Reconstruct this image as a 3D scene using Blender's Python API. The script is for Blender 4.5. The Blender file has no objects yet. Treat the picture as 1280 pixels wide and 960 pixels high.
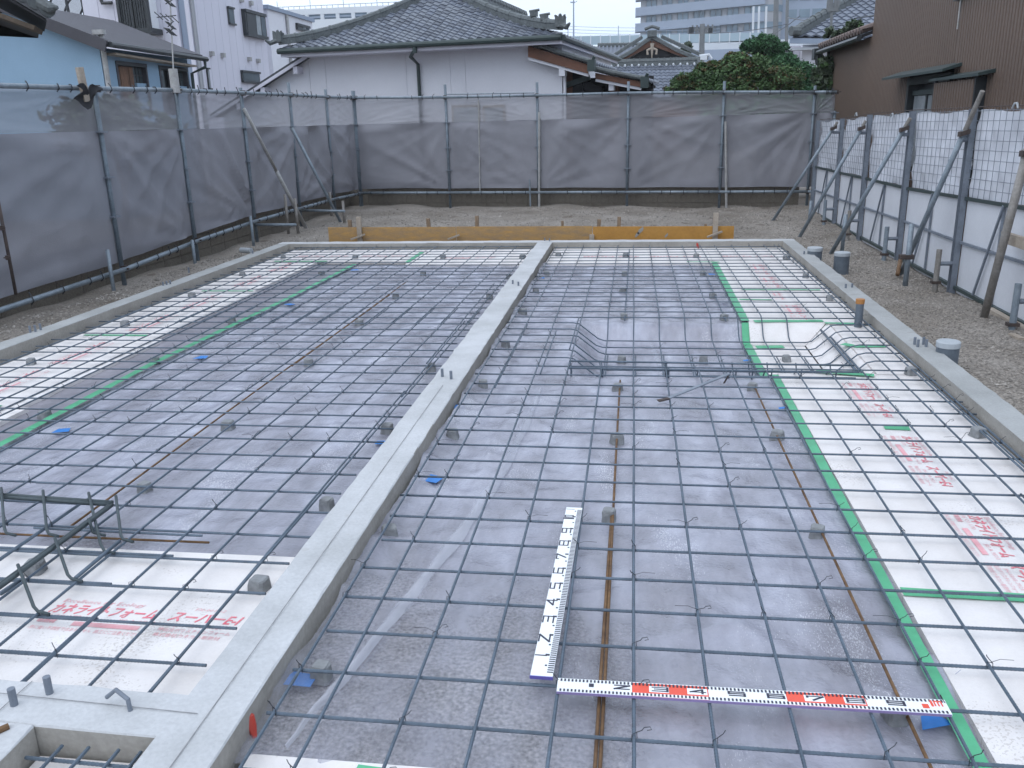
import bpy, bmesh, math, random
import numpy as np
from mathutils import Vector, Matrix

random.seed(7)
rng = np.random.default_rng(11)
R = math.radians
scene = bpy.context.scene
col = scene.collection

# ------------------------------------------------------------------ camera
CAM_H = 1.4826
F_PX, PITCH, YAW, ROLL = 1081.0, .296, .1415, -.0255
_cy, _sy, _cp, _sp = math.cos(YAW), math.sin(YAW), math.cos(PITCH), math.sin(PITCH)
FW = Vector((-_sy*_cp, _cy*_cp, -_sp))
_rt = Vector((_cy, _sy, 0)); _up = _rt.cross(FW)
RT = math.cos(ROLL)*_rt + math.sin(ROLL)*_up
UP = -math.sin(ROLL)*_rt + math.cos(ROLL)*_up
CP = Vector((0, 0, CAM_H))
cam_d = bpy.data.cameras.new('camera'); cam = bpy.data.objects.new('camera', cam_d); col.objects.link(cam)
cam_d.sensor_width = 36; cam_d.lens = 36*F_PX/1280
cam_d.clip_start = .05; cam_d.clip_end = 3000
M = Matrix.Identity(4)
for i in range(3):
    M[i][0] = RT[i]; M[i][1] = UP[i]; M[i][2] = -FW[i]; M[i][3] = CP[i]
cam.matrix_world = M
scene.camera = cam

# ------------------------------------------------------------------ world and sun (bright overcast)
SUN_EL, SUN_AZ = R(58), R(215)
wd = bpy.data.worlds.new('World'); scene.world = wd; wd.use_nodes = True
nt = wd.node_tree; N = nt.nodes; L = nt.links
for n in list(N): N.remove(n)
out = N.new('ShaderNodeOutputWorld'); bg = N.new('ShaderNodeBackground'); bg.inputs['Strength'].default_value = .1
sky = N.new('ShaderNodeTexSky'); sky.sky_type = 'NISHITA'; sky.sun_disc = False
sky.sun_elevation = SUN_EL; sky.sun_rotation = SUN_AZ; sky.dust_density = 2.0
tc = N.new('ShaderNodeTexCoord'); mp = N.new('ShaderNodeMapping'); mp.inputs['Scale'].default_value = (1, 1, 3)
nz = N.new('ShaderNodeTexNoise'); nz.inputs['Scale'].default_value = 2.2; nz.inputs['Detail'].default_value = 5
cr = N.new('ShaderNodeValToRGB')
cr.color_ramp.elements[0].position = .35; cr.color_ramp.elements[0].color = (.73, .845, .98, 1)
cr.color_ramp.elements[1].position = .65; cr.color_ramp.elements[1].color = (.88, .965, 1.0, 1)
gain = N.new('ShaderNodeMix'); gain.data_type = 'RGBA'; gain.blend_type = 'MULTIPLY'; gain.inputs[0].default_value = 1
gain.inputs[7].default_value = (9.1, 9.3, 10.1, 1)
mx = N.new('ShaderNodeMix'); mx.data_type = 'RGBA'; mx.inputs[0].default_value = .88
L.new(tc.outputs['Generated'], mp.inputs[0]); L.new(mp.outputs[0], nz.inputs['Vector']); L.new(nz.outputs['Fac'], cr.inputs[0])
L.new(cr.outputs[0], gain.inputs[6]); L.new(sky.outputs[0], mx.inputs[6]); L.new(gain.outputs[2], mx.inputs[7])
L.new(mx.outputs[2], bg.inputs['Color']); L.new(bg.outputs[0], out.inputs['Surface'])
sd = bpy.data.lights.new('sun', 'SUN'); sd.energy = .6; sd.angle = R(70); sd.color = (1, .99, .97)
so = bpy.data.objects.new('sun', sd); col.objects.link(so)
_d = Vector((math.sin(SUN_AZ)*math.cos(SUN_EL), math.cos(SUN_AZ)*math.cos(SUN_EL), math.sin(SUN_EL)))
so.rotation_euler = _d.to_track_quat('Z', 'Y').to_euler(); so.location = (0, -5, 30)
vs = scene.view_settings; vs.view_transform = 'Standard'; vs.look = 'None'; vs.exposure = .66; vs.gamma = 1; vs.use_curve_mapping = False

# ------------------------------------------------------------------ helpers
def ray(x, y): return FW + (x-640)/F_PX*RT - (y-480)/F_PX*UP
def at_z(x, y, z=0.):
    d = ray(x, y); return CP + d*((z-CAM_H)/d.z)
def at_y(x, y, Y):
    d = ray(x, y); return CP + d*(Y/d.y)
def at_x(x, y, X):
    d = ray(x, y); return CP + d*(X/d.x)

class MB:
    """collects faces; build() links them as one mesh object"""
    def __init__(s): s.v = []; s.f = []
    def quad(s, *p):
        i = len(s.v); s.v += [tuple(q) for q in p]; s.f.append(tuple(range(i, i+len(p)))); return s
    def box(s, x0, x1, y0, y1, z0, z1):
        return s.hexa([(x0,y0,z0),(x1,y0,z0),(x1,y1,z0),(x0,y1,z0),(x0,y0,z1),(x1,y0,z1),(x1,y1,z1),(x0,y1,z1)])
    def hexa(s, p):
        i = len(s.v); s.v += [tuple(q) for q in p]
        for f in ((3,2,1,0),(4,5,6,7),(0,1,5,4),(1,2,6,5),(2,3,7,6),(3,0,4,7)): s.f.append(tuple(i+k for k in f))
        return s
    def obox(s, c, u, v, w):
        """centre and three half vectors"""
        c, u, v, w = map(Vector, (c, u, v, w))
        return s.hexa([c-u-v-w, c+u-v-w, c+u+v-w, c-u+v-w, c-u-v+w, c+u-v+w, c+u+v+w, c-u+v+w])
    def bar(s, a, b, w, h=None, up=(0,0,1)):
        a, b = Vector(a), Vector(b); d = (b-a); h = h or w
        up = Vector(up)
        if abs(d.normalized().dot(up)) > .95: up = Vector((0,1,0))
        r = d.cross(up).normalized(); u = r.cross(d).normalized()
        return s.obox((a+b)/2, r*w/2, d/2, u*h/2)
    def tube(s, pts, r, n=8, caps=True, rs=None):
        pts = [Vector(p) for p in pts]; k0 = len(s.v); m = len(pts)
        prev = None
        for i, p in enumerate(pts):
            d = (pts[min(i+1, m-1)] - pts[max(i-1, 0)])
            d = d.normalized() if d.length > 1e-9 else Vector((0,0,1))
            if prev is None:
                a = Vector((0,0,1)) if abs(d.z) < .9 else Vector((1,0,0))
                prev = d.cross(a).normalized()
            prev = (prev - d*prev.dot(d)).normalized(); q = d.cross(prev)
            rr = rs[i] if rs else r
            for k in range(n):
                t = 2*math.pi*k/n; s.v.append(tuple(p + (prev*math.cos(t) + q*math.sin(t))*rr))
        for i in range(m-1):
            for k in range(n):
                a = k0+i*n+k; b = k0+i*n+(k+1) % n; s.f.append((a, b, b+n, a+n))
        if caps:
            s.f.append(tuple(k0+k for k in reversed(range(n)))); s.f.append(tuple(k0+(m-1)*n+k for k in range(n)))
        return s
    def grid(s, fn, nu, nv):
        k = len(s.v)
        for j in range(nv+1):
            for i in range(nu+1): s.v.append(tuple(fn(i/nu, j/nv)))
        for j in range(nv):
            for i in range(nu):
                a = k+j*(nu+1)+i; s.f.append((a, a+1, a+nu+2, a+nu+1))
        return s
    def prism(s, poly, off):
        """extrude a planar polygon along a vector"""
        n = len(poly); k = len(s.v); off = Vector(off)
        s.v += [tuple(p) for p in poly] + [tuple(Vector(p)+off) for p in poly]
        s.f.append(tuple(k+i for i in reversed(range(n)))); s.f.append(tuple(k+n+i for i in range(n)))
        for i in range(n):
            j = (i+1) % n; s.f.append((k+i, k+j, k+n+j, k+n+i))
        return s
    def mesh(s, name, smooth=False, fix=True):
        me = bpy.data.meshes.new(name); me.from_pydata(s.v, [], s.f); me.update()
        if fix:
            bm = bmesh.new(); bm.from_mesh(me); bmesh.ops.recalc_face_normals(bm, faces=bm.faces); bm.to_mesh(me); bm.free()
        if smooth: me.polygons.foreach_set('use_smooth', [True]*len(me.polygons))
        return me
    def build(s, name, mat, parent=None, smooth=False, fix=True):
        return link(name, s.mesh(name, smooth, fix), mat, parent)

def link(name, me, mat=None, parent=None, loc=None):
    o = bpy.data.objects.new(name, me); col.objects.link(o)
    if mat is not None and not me.materials: me.materials.append(mat)
    if parent is not None:
        o.parent = parent
        o.matrix_parent_inverse = Matrix.Translation(-Vector(parent.location))
    if loc is not None: o.location = loc
    return o
def tag(o, label=None, cat=None, group=None, kind=None):
    if label: o['label'] = label
    if cat: o['category'] = cat
    if group: o['group'] = group
    if kind: o['kind'] = kind
    return o
def thing(name, label, cat, loc=(0,0,0), group=None):
    o = bpy.data.objects.new(name, None); col.objects.link(o); o.location = loc; o.empty_display_size = .1
    return tag(o, label, cat, group)
def copy_part(src, parent, offset=(0,0,0)):
    c = src.copy(); col.objects.link(c); c.parent = parent
    if parent is not None: c.matrix_parent_inverse = Matrix.Translation(-Vector(parent.location))
    c.location = Vector(src.location) + Vector(offset)
    return c
def fr(O, U, V, W):
    """frame -> function (u, v, w) to world"""
    O, U, V, W = map(Vector, (O, U, V, W))
    return lambda u, v, w: O + U*u + V*v + W*w
def fbox(mb, f, u0, u1, v0, v1, w0, w1):
    return mb.hexa([f(u0,v0,w0), f(u1,v0,w0), f(u1,v1,w0), f(u0,v1,w0), f(u0,v0,w1), f(u1,v0,w1), f(u1,v1,w1), f(u0,v1,w1)])

# ------------------------------------------------------------------ materials
def mat(name, c, rough=.8, var=.12, scale=6., c2=None, bump=0., bscale=40., metal=0., detail=6, spec=.4, fine=0., island=0., stretch=None, coat=0., speck=None):
    m = bpy.data.materials.new(name); m.use_nodes = True
    nt = m.node_tree; N = nt.nodes; L = nt.links; b = N['Principled BSDF']
    b.inputs['Roughness'].default_value = rough; b.inputs['Metallic'].default_value = metal
    b.inputs['Specular IOR Level'].default_value = spec; b.inputs['Coat Weight'].default_value = coat
    tc = N.new('ShaderNodeTexCoord'); vec = tc.outputs['Object']
    if stretch:
        mp = N.new('ShaderNodeMapping'); mp.inputs['Scale'].default_value = stretch; L.new(vec, mp.inputs[0]); vec = mp.outputs[0]
    nz = N.new('ShaderNodeTexNoise'); nz.inputs['Scale'].default_value = scale; nz.inputs['Detail'].default_value = detail
    nz.inputs['Roughness'].default_value = .62
    L.new(vec, nz.inputs['Vector'])
    cr = N.new('ShaderNodeValToRGB'); e = cr.color_ramp.elements
    c = tuple(c); c2 = tuple(c2) if c2 else tuple(x*(1-var*1.6) for x in c)
    e[0].position = .3; e[1].position = .68
    e[0].color = c2 + (1,); e[1].color = (tuple(min(1, x*(1+var*.6)) for x in c) if c2 is None else c) + (1,)
    L.new(nz.outputs['Fac'], cr.inputs[0]); cc = cr.outputs[0]
    if fine > 0:
        n2 = N.new('ShaderNodeTexNoise'); n2.inputs['Scale'].default_value = bscale*1.3; n2.inputs['Detail'].default_value = 3
        L.new(vec, n2.inputs['Vector'])
        mr = N.new('ShaderNodeMapRange'); mr.inputs[1].default_value = .3; mr.inputs[2].default_value = .7
        mr.inputs[3].default_value = 1-fine; mr.inputs[4].default_value = 1+fine*.6; L.new(n2.outputs['Fac'], mr.inputs[0])
        mm = N.new('ShaderNodeMix'); mm.data_type = 'RGBA'; mm.blend_type = 'MULTIPLY'; mm.inputs[0].default_value = 1
        L.new(cc, mm.inputs[6]); L.new(mr.outputs[0], mm.inputs[7]); cc = mm.outputs[2]
    if speck:
        amount, scol, sscale = speck
        n3 = N.new('ShaderNodeTexNoise'); n3.inputs['Scale'].default_value = sscale; n3.inputs['Detail'].default_value = 2
        n4 = N.new('ShaderNodeTexNoise'); n4.inputs['Scale'].default_value = 2.5; L.new(vec, n4.inputs['Vector'])
        L.new(vec, n3.inputs['Vector']); ad = N.new('ShaderNodeMath'); ad.operation = 'MULTIPLY'; L.new(n3.outputs['Fac'], ad.inputs[0]); L.new(n4.outputs['Fac'], ad.inputs[1])
        mr = N.new('ShaderNodeMapRange'); mr.inputs[1].default_value = .365; mr.inputs[2].default_value = .40; mr.inputs[3].default_value = 0; mr.inputs[4].default_value = amount; L.new(ad.outputs[0], mr.inputs[0])
        mm = N.new('ShaderNodeMix'); mm.data_type = 'RGBA'; L.new(mr.outputs[0], mm.inputs[0]); L.new(cc, mm.inputs[6]); mm.inputs[7].default_value = tuple(scol)+(1,); cc = mm.outputs[2]
    if island > 0:
        g = N.new('ShaderNodeNewGeometry'); mr = N.new('ShaderNodeMapRange'); mr.inputs[3].default_value = 1-island; mr.inputs[4].default_value = 1+island
        L.new(g.outputs['Random Per Island'], mr.inputs[0])
        mm = N.new('ShaderNodeMix'); mm.data_type = 'RGBA'; mm.blend_type = 'MULTIPLY'; mm.inputs[0].default_value = 1
        L.new(cc, mm.inputs[6]); L.new(mr.outputs[0], mm.inputs[7]); cc = mm.outputs[2]
    L.new(cc, b.inputs['Base Color'])
    if bump > 0:
        nb = N.new('ShaderNodeTexNoise'); nb.inputs['Scale'].default_value = bscale; nb.inputs['Detail'].default_value = 4
        L.new(vec, nb.inputs['Vector'])
        bp = N.new('ShaderNodeBump'); bp.inputs['Strength'].default_value = bump; bp.inputs['Distance'].default_value = .01
        L.new(nb.outputs['Fac'], bp.inputs['Height']); L.new(bp.outputs[0], b.inputs['Normal'])
    return m
def see_through(m, fac, stretch=None):
    """mix the material with plain transparency, so that what lies behind shows"""
    nt = m.node_tree; N = nt.nodes; L = nt.links
    o = [n for n in N if n.type == 'OUTPUT_MATERIAL'][0]; b = N['Principled BSDF']
    t = N.new('ShaderNodeBsdfTransparent'); mx = N.new('ShaderNodeMixShader'); mx.inputs[0].default_value = 1-fac
    L.new(t.outputs[0], mx.inputs[1]); L.new(b.outputs[0], mx.inputs[2]); L.new(mx.outputs[0], o.inputs['Surface'])
    return m

MT = {}
MT['concrete'] = mat('concrete', (.54,.545,.56), .85, scale=3.5, c2=(.41,.415,.42), bump=.35, bscale=60, fine=.07, speck=(.35, (.36,.35,.33), 14))
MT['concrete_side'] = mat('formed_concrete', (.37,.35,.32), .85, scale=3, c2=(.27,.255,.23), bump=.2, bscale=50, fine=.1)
MT['lean'] = mat('lean_concrete', (.37,.355,.36), .75, scale=2.6, c2=(.18,.168,.168), bump=1.0, bscale=60, fine=.58)
MT['board'] = mat('foam_board', (.77,.735,.725), .6, scale=4, c2=(.66,.62,.60), bump=.05, bscale=80, fine=.03, speck=(.45, (.40,.35,.31), 110))
MT['rebar'] = mat('rebar_steel', (.112,.15,.195), .5, scale=8, c2=(.072,.097,.128), metal=.2, spec=.5, fine=.15)
MT['rust'] = mat('rusty_steel', (.20,.115,.055), .8, scale=14, c2=(.10,.055,.03), fine=.2)
MT['rebar_dark'] = mat('darker_rebar_steel', (.07,.09,.10), .5, scale=8, c2=(.045,.06,.065), metal=.25, fine=.15)
MT['kerb_grey'] = mat('grey_kerb_concrete', (.40,.405,.405), .85, scale=2.5, c2=(.29,.295,.29), bump=.25, bscale=60, fine=.08, speck=(.4, (.26,.25,.23), 9))
MT['wire'] = mat('tie_wire', (.05,.055,.065), .55, metal=.3)
MT['cube'] = mat('spacer_concrete', (.27,.28,.29), .9, scale=20, c2=(.19,.195,.20), bump=.3, fine=.15)
MT['green'] = mat('green_tape', (.11,.46,.25), .45, scale=7, c2=(.09,.37,.20), fine=.05)
MT['blue'] = mat('blue_tape', (.04,.24,.68), .45, scale=9, var=.15)
MT['print'] = mat('red_ink', (.72,.12,.17), .6, scale=30, c2=(.78,.33,.36))
MT['print_soft'] = mat('faded_red_ink', (.75,.32,.35), .6, scale=40, c2=(.78,.50,.52))
MT['gravel'] = mat('gravel_ground', (.31,.28,.25), .95, scale=1.1, c2=(.17,.145,.12), bump=1.0, bscale=45, fine=.45, speck=(.75, (.12,.095,.075), 2.6))
MT['stone'] = mat('gravel_stone', (.31,.285,.26), .9, scale=1.2, c2=(.20,.175,.15), island=.4)
MT['pole'] = mat('galvanised_pipe', (.27,.315,.36), .5, scale=10, c2=(.18,.215,.25), metal=.3, fine=.12)
MT['pole_dark'] = mat('dull_pipe', (.19,.23,.27), .5, scale=10, c2=(.125,.155,.185), metal=.3, fine=.12)
MT['pole_light'] = mat('pale_pipe', (.45,.45,.45), .5, scale=10, c2=(.30,.29,.28), metal=.2, fine=.1)
MT['pole_worn'] = mat('worn_pipe', (.30,.285,.27), .6, scale=8, c2=(.20,.18,.16), metal=.2, fine=.15)
MT['post'] = mat('painted_steel_post', (.20,.228,.27), .5, scale=9, c2=(.145,.165,.20), fine=.1)
MT['clamp'] = mat('rusty_clamp', (.10,.075,.065), .7, scale=20, c2=(.055,.045,.045), metal=.3)
MT['block'] = mat('weathered_block', (.20,.178,.15), .95, scale=3, c2=(.13,.115,.095), bump=.4, bscale=60, fine=.25)
MT['sheet_up'] = see_through(mat('thin_mesh_sheet', (.33,.33,.36), .75, scale=1.2, c2=(.28,.28,.31), bump=.2, bscale=140), .36)
MT['sheet_lo'] = see_through(mat('double_mesh_sheet', (.245,.245,.275), .75, scale=1.2, c2=(.20,.20,.225), bump=.25, bscale=140), .05)
MT['white_sheet'] = mat('white_sheet', (.70,.71,.76), .5, scale=3, c2=(.58,.59,.64), bump=.15, bscale=15, spec=.5)
MT['white_panel'] = mat('white_panel', (.66,.67,.71), .55, scale=1.5, c2=(.57,.58,.62), fine=.03)
MT['pvc'] = mat('grey_pvc', (.13,.155,.185), .45, scale=8, c2=(.09,.11,.135), fine=.08)
MT['pvc_cap'] = mat('pale_pvc_cap', (.42,.45,.48), .5, scale=8, var=.1)
MT['orange_tape'] = mat('orange_tape', (.45,.20,.06), .5)
MT['ply'] = mat('coated_plywood', (.50,.255,.055), .5, scale=5, c2=(.40,.195,.04), fine=.08, bscale=25)
MT['ply_dirty'] = mat('muddy_plywood', (.46,.265,.085), .65, scale=6, c2=(.30,.205,.12), fine=.15, stretch=(1,1,4))
MT['wood'] = mat('rough_timber', (.30,.22,.15), .85, scale=6, c2=(.17,.12,.08), fine=.15, stretch=(6,6,1))
MT['wood_pale'] = mat('pale_timber', (.42,.36,.30), .85, scale=6, c2=(.30,.25,.20), fine=.12)
MT['staff_white'] = mat('staff_white', (.82,.84,.86), .4, var=.03)
MT['staff_red'] = mat('staff_red', (.78,.10,.06), .4, var=.05)
MT['staff_black'] = mat('staff_black', (.035,.035,.06), .5, var=.05)
MT['red_plastic'] = mat('red_plastic', (.50,.06,.04), .45)
MT['plaster'] = mat('white_plaster', (.74,.74,.79), .8, scale=.7, c2=(.67,.67,.72), fine=.02, bscale=20)
MT['white_siding'] = mat('white_siding', (.66,.65,.73), .7, scale=.6, c2=(.60,.59,.67), stretch=(1,1,.3))
MT['blue_wall'] = mat('blue_stucco', (.27,.40,.53), .8, scale=1.5, c2=(.24,.36,.48), bump=.2, bscale=50, fine=.04)
MT['tile'] = mat('glazed_roof_tile', (.175,.195,.24), .42, scale=2, c2=(.125,.14,.175), island=.22, spec=.5)
MT['tile_rust'] = mat('russet_roof_tile', (.20,.145,.13), .6, scale=8, c2=(.12,.10,.095), island=.3)
MT['tile_cap'] = mat('weathered_ridge_tile', (.13,.145,.15), .55, scale=9, c2=(.08,.092,.095), fine=.3, bscale=25)
MT['slate'] = mat('grey_slate_roof', (.07,.068,.08), .6, scale=2, c2=(.055,.053,.063), fine=.1)
MT['slate_dark'] = mat('dark_roof', (.06,.065,.075), .6, scale=3)
MT['gutter'] = mat('dark_green_gutter', (.04,.06,.06), .45, scale=4)
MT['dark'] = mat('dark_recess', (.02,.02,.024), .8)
MT['frame_dark'] = mat('dark_window_frame', (.035,.04,.045), .4)
MT['glass'] = mat('window_glass', (.10,.125,.14), .08, var=.2, scale=2, spec=.8)
MT['glass_pale'] = mat('curtained_glass', (.38,.40,.42), .15, scale=6, c2=(.25,.28,.30), spec=.6)
MT['brown_metal'] = mat('brown_corrugated', (.155,.108,.083), .55, scale=.5, c2=(.128,.09,.07), fine=.06, spec=.4)
MT['brown_wood'] = mat('brown_timber', (.21,.10,.065), .75, scale=3, c2=(.13,.065,.045), fine=.1)
MT['old_boards'] = mat('old_boards', (.25,.14,.09), .85, scale=6, c2=(.10,.06,.045), fine=.2, stretch=(3,3,.6))
MT['far_white'] = mat('far_white_concrete', (.66,.69,.73), .8, scale=.2, var=.06)
MT['far_hazed_grey'] = mat('far_hazed_grey_concrete', (.29,.345,.44), .8, scale=.1, var=.06)  # blue of the distance haze is mixed into this grey
MT['far_glass'] = mat('far_window_glass', (.17,.25,.32), .2, scale=.15, c2=(.09,.14,.19), spec=.6)
MT['far_hazed_tan'] = mat('far_hazed_tan_concrete', (.36,.37,.40), .8, scale=.3, var=.15)  # tan pulled to grey-blue, distance haze put into the colour
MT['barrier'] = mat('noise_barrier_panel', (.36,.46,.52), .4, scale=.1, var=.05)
MT['util'] = mat('utility_pole_concrete', (.20,.21,.22), .85, scale=4, var=.1)
MT['bark'] = mat('bark', (.10,.075,.055), .95, scale=12, var=.3, bump=.5)
def leaf_mat(name, a, b):
    m = mat(name, a, .65, scale=1.6, c2=b, island=.4, spec=.25); return m
MT['leaf_dark'] = leaf_mat('dark_pine_leaf', (.07,.155,.07), (.04,.105,.05))
MT['leaf_green'] = leaf_mat('green_maple_leaf', (.09,.15,.06), (.055,.105,.04))
MT['leaf_russet'] = leaf_mat('russet_maple_leaf', (.13,.095,.045), (.08,.08,.035))
MT['leaf_vine'] = leaf_mat('vine_leaf', (.10,.125,.08), (.055,.08,.05))

def sheet_material():
    """clear polythene: partly see-through, glossy, whitish where it bunches"""
    m = mat('clear_polythene', (.57,.58,.685), .2, scale=1.9, c2=(.36,.355,.415), bump=.8, bscale=8, spec=.7, fine=.06, stretch=(1.9,.75,1), speck=(.55, (.82,.83,.90), 130))
    nt = m.node_tree; N = nt.nodes; L = nt.links
    see_through(m, .5)
    mx = [n for n in N if n.type == 'MIX_SHADER'][0]
    tc = N.new('ShaderNodeTexCoord'); mp = N.new('ShaderNodeMapping'); mp.inputs['Scale'].default_value = (1.7, .8, 1); mp.inputs['Rotation'].default_value = (0, 0, .7)
    nz = N.new('ShaderNodeTexNoise'); nz.inputs['Scale'].default_value = 3.2; nz.inputs['Detail'].default_value = 7; nz.inputs['Distortion'].default_value = .35
    mr = N.new('ShaderNodeMapRange'); mr.inputs[1].default_value = .32; mr.inputs[2].default_value = .68; mr.inputs[3].default_value = .55; mr.inputs[4].default_value = .88
    L.new(tc.outputs['Object'], mp.inputs[0]); L.new(mp.outputs[0], nz.inputs['Vector']); L.new(nz.outputs['Fac'], mr.inputs[0])
    # fine crinkle over the broad undulation
    n5 = N.new('ShaderNodeTexNoise'); n5.inputs['Scale'].default_value = 75; n5.inputs['Detail'].default_value = 3; L.new(tc.outputs['Object'], n5.inputs['Vector'])
    b2 = N.new('ShaderNodeBump'); b2.inputs['Strength'].default_value = .55; b2.inputs['Distance'].default_value = .006; L.new(n5.outputs['Fac'], b2.inputs['Height'])
    b1 = [n for n in N if n.type == 'BUMP' and n != b2][0]; L.new(b1.outputs[0], b2.inputs['Normal']); L.new(b2.outputs[0], N['Principled BSDF'].inputs['Normal'])
    # nearest the pit the sheet lies wet on the concrete and shows its grain
    sx = N.new('ShaderNodeSeparateXYZ'); L.new(tc.outputs['Object'], sx.inputs[0])
    wet = N.new('ShaderNodeMapRange'); wet.interpolation_type = 'SMOOTHSTEP'; wet.inputs[1].default_value = 3.3; wet.inputs[2].default_value = 2.0; wet.inputs[3].default_value = 0; wet.inputs[4].default_value = .42
    L.new(sx.outputs['Y'], wet.inputs[0]); wx = N.new('ShaderNodeMapRange'); wx.interpolation_type = 'SMOOTHSTEP'; wx.inputs[1].default_value = .25; wx.inputs[2].default_value = -.35; wx.inputs[3].default_value = .25; wx.inputs[4].default_value = 1; L.new(sx.outputs['X'], wx.inputs[0])
    ww = N.new('ShaderNodeMath'); ww.operation = 'MULTIPLY'; L.new(wet.outputs[0], ww.inputs[0]); L.new(wx.outputs[0], ww.inputs[1])
    sb = N.new('ShaderNodeMath'); sb.operation = 'SUBTRACT'; L.new(mr.outputs[0], sb.inputs[0]); L.new(ww.outputs[0], sb.inputs[1]); L.new(sb.outputs[0], mx.inputs[0])
    return m
MT['poly'] = sheet_material()
MT['poly_fold'] = see_through(mat('doubled_polythene', (.66,.67,.74), .25, scale=5, c2=(.54,.55,.62), bump=.5, bscale=14, spec=.6), .58)
MT['poly_dark'] = mat('dull_polythene', (.31,.295,.335), .3, scale=3, c2=(.23,.22,.25), bump=.5, bscale=11, spec=.5, fine=.12)

# ================================================================== GROUND AND FOUNDATION
GZ = -.10                       # yard level; reinforcement mat is at z = 0
X_R0, X_R1 = 1.755, 1.905       # far-right kerb, inner and outer face
X_L0, X_L1 = -4.32, -4.47
Y_F0, Y_F1 = 10.55, 10.72
BX0, BX1 = -1.145, -.962        # middle kerb
KT = .05                        # kerb top
def hill(x, y):
    return .018*math.sin(x*1.7+y*.6)+.014*math.sin(x*3.9-y*2.3)+.010*math.sin(x*7.1+y*5.7)+.05*max(0, (y-11.2)/5)
def build_ground():
    mb = MB(); nx, ny = 128, 220; xs = np.linspace(-5.9, 3.7, nx+1); ys = np.linspace(-1.5, 17, ny+1)
    def z(x, y):
        if X_L1+.05 < x < X_R1-.05 and -1.2 < y < Y_F1-.06: return -.6
        edge = min(1, (x+5.9)/.4, (3.7-x)/.4, (y+1.5)/.4, (17-y)/.4)
        return GZ+hill(x, y)*max(0, edge)
    for j in range(ny+1):
        for i in range(nx+1): mb.v.append((xs[i], ys[j], z(xs[i], ys[j])))
    for j in range(ny):
        for i in range(nx):
            a = j*(nx+1)+i; mb.f.append((a, a+1, a+nx+2, a+nx+1))
    B = 900; k = len(mb.v)
    mb.v += [(-B, -B, GZ), (B, -B, GZ), (B, B, GZ), (-B, B, GZ)]
    c = [0, nx, (nx+1)*(ny+1)-1, ny*(nx+1)]
    bot = list(range(0, nx+1)); right = [j*(nx+1)+nx for j in range(ny+1)]; top = [ny*(nx+1)+i for i in range(nx, -1, -1)]; left = [j*(nx+1) for j in range(ny, -1, -1)]
    for side, (p, q) in zip((bot, right, top, left), ((0, 1), (1, 2), (2, 3), (3, 0))):
        mb.f.append(tuple(reversed(side))+(k+p, k+q))
    tag(mb.build('ground', MT['gravel'], smooth=False, fix=False), kind='structure')
build_ground()

def gravel():
    base = np.array([[1,0,0],[-1,0,0],[0,1,0],[0,-1,0],[0,0,.7],[0,0,-.7]], float)
    fc = np.array([[0,2,4],[2,1,4],[1,3,4],[3,0,4],[2,0,5],[1,2,5],[3,1,5],[0,3,5]])
    P = []
    def add(n, x0, x1, y0, y1, s0, s1):
        for _ in range(n):
            x = random.uniform(x0, x1); y = y0+(y1-y0)*random.random()**1.35
            P.append((x, y, GZ+hill(x, y)+.002, random.uniform(s0, s1)*(1.6 if random.random() < .06 else 1)))
    add(11000, 1.93, 2.93, 4.2, 11, .004, .011); add(2500, 1.93, 2.9, 8, 15, .006, .014)
    add(5500, -5.1, 2.8, 10.8, 15.9, .007, .017); add(3200, -5.25, -4.5, 5.0, 12.0, .006, .015)
    n = len(P); P = np.array(P); ang = rng.uniform(0, 6.28, n); sq = rng.uniform(.6, 1.4, (n, 3))
    V = base[None]*sq[:, None, :]*P[:, 3][:, None, None]; V = V+rng.normal(0, .12, V.shape)*P[:, 3][:, None, None]
    c, s = np.cos(ang)[:, None], np.sin(ang)[:, None]
    X = V[:, :, 0]*c-V[:, :, 1]*s+P[:, 0][:, None]; Y = V[:, :, 0]*s+V[:, :, 1]*c+P[:, 1][:, None]; Z = V[:, :, 2]+P[:, 2][:, None]
    V = np.stack([X, Y, Z], -1).reshape(-1, 3); Fc = (fc[None]+6*np.arange(n)[:, None, None]).reshape(-1, 3)
    me = bpy.data.meshes.new('gravel'); me.from_pydata(V.tolist(), [], Fc.tolist()); me.update()
    tag(link('gravel', me, MT['stone']), kind='stuff')
gravel()

# trough across the wider bay, where the mat dips for a deeper slab
def ss(t): t = max(0., min(1., t)); return t*t*(3-2*t)
def lin(t): return max(0., min(1., t))
TD = .138
def dip(x, y):
    a = min(ss((x+.42)/.24), ss((1.47-x)/.17)); b = min(ss((y-5.18)/.14), ss((6.65-y)/.17))
    return -TD*min(a, b)
FZ = -.062                      # top of lean concrete
def build_lean(x0, x1, y0, y1, dipped):
    mb = MB(); nx = int((x1-x0)/.06); ny = int((y1-y0)/.06)
    mb.grid(lambda u, v: (x0+(x1-x0)*u, y0+(y1-y0)*v, FZ+(min(dip(x0+(x1-x0)*u+a, y0+(y1-y0)*v+b) for a in (-.06, 0, .06) for b in (-.06, 0, .06)) if dipped else 0)), nx, ny)
    tag(mb.build('lean_concrete', MT['lean'], smooth=False, fix=False), kind='structure')
build_lean(BX1-.01, X_R0+.01, .6, Y_F0+.01, True)
build_lean(X_L0-.01, BX0+.01, 1.2, Y_F0+.01, False)

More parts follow.
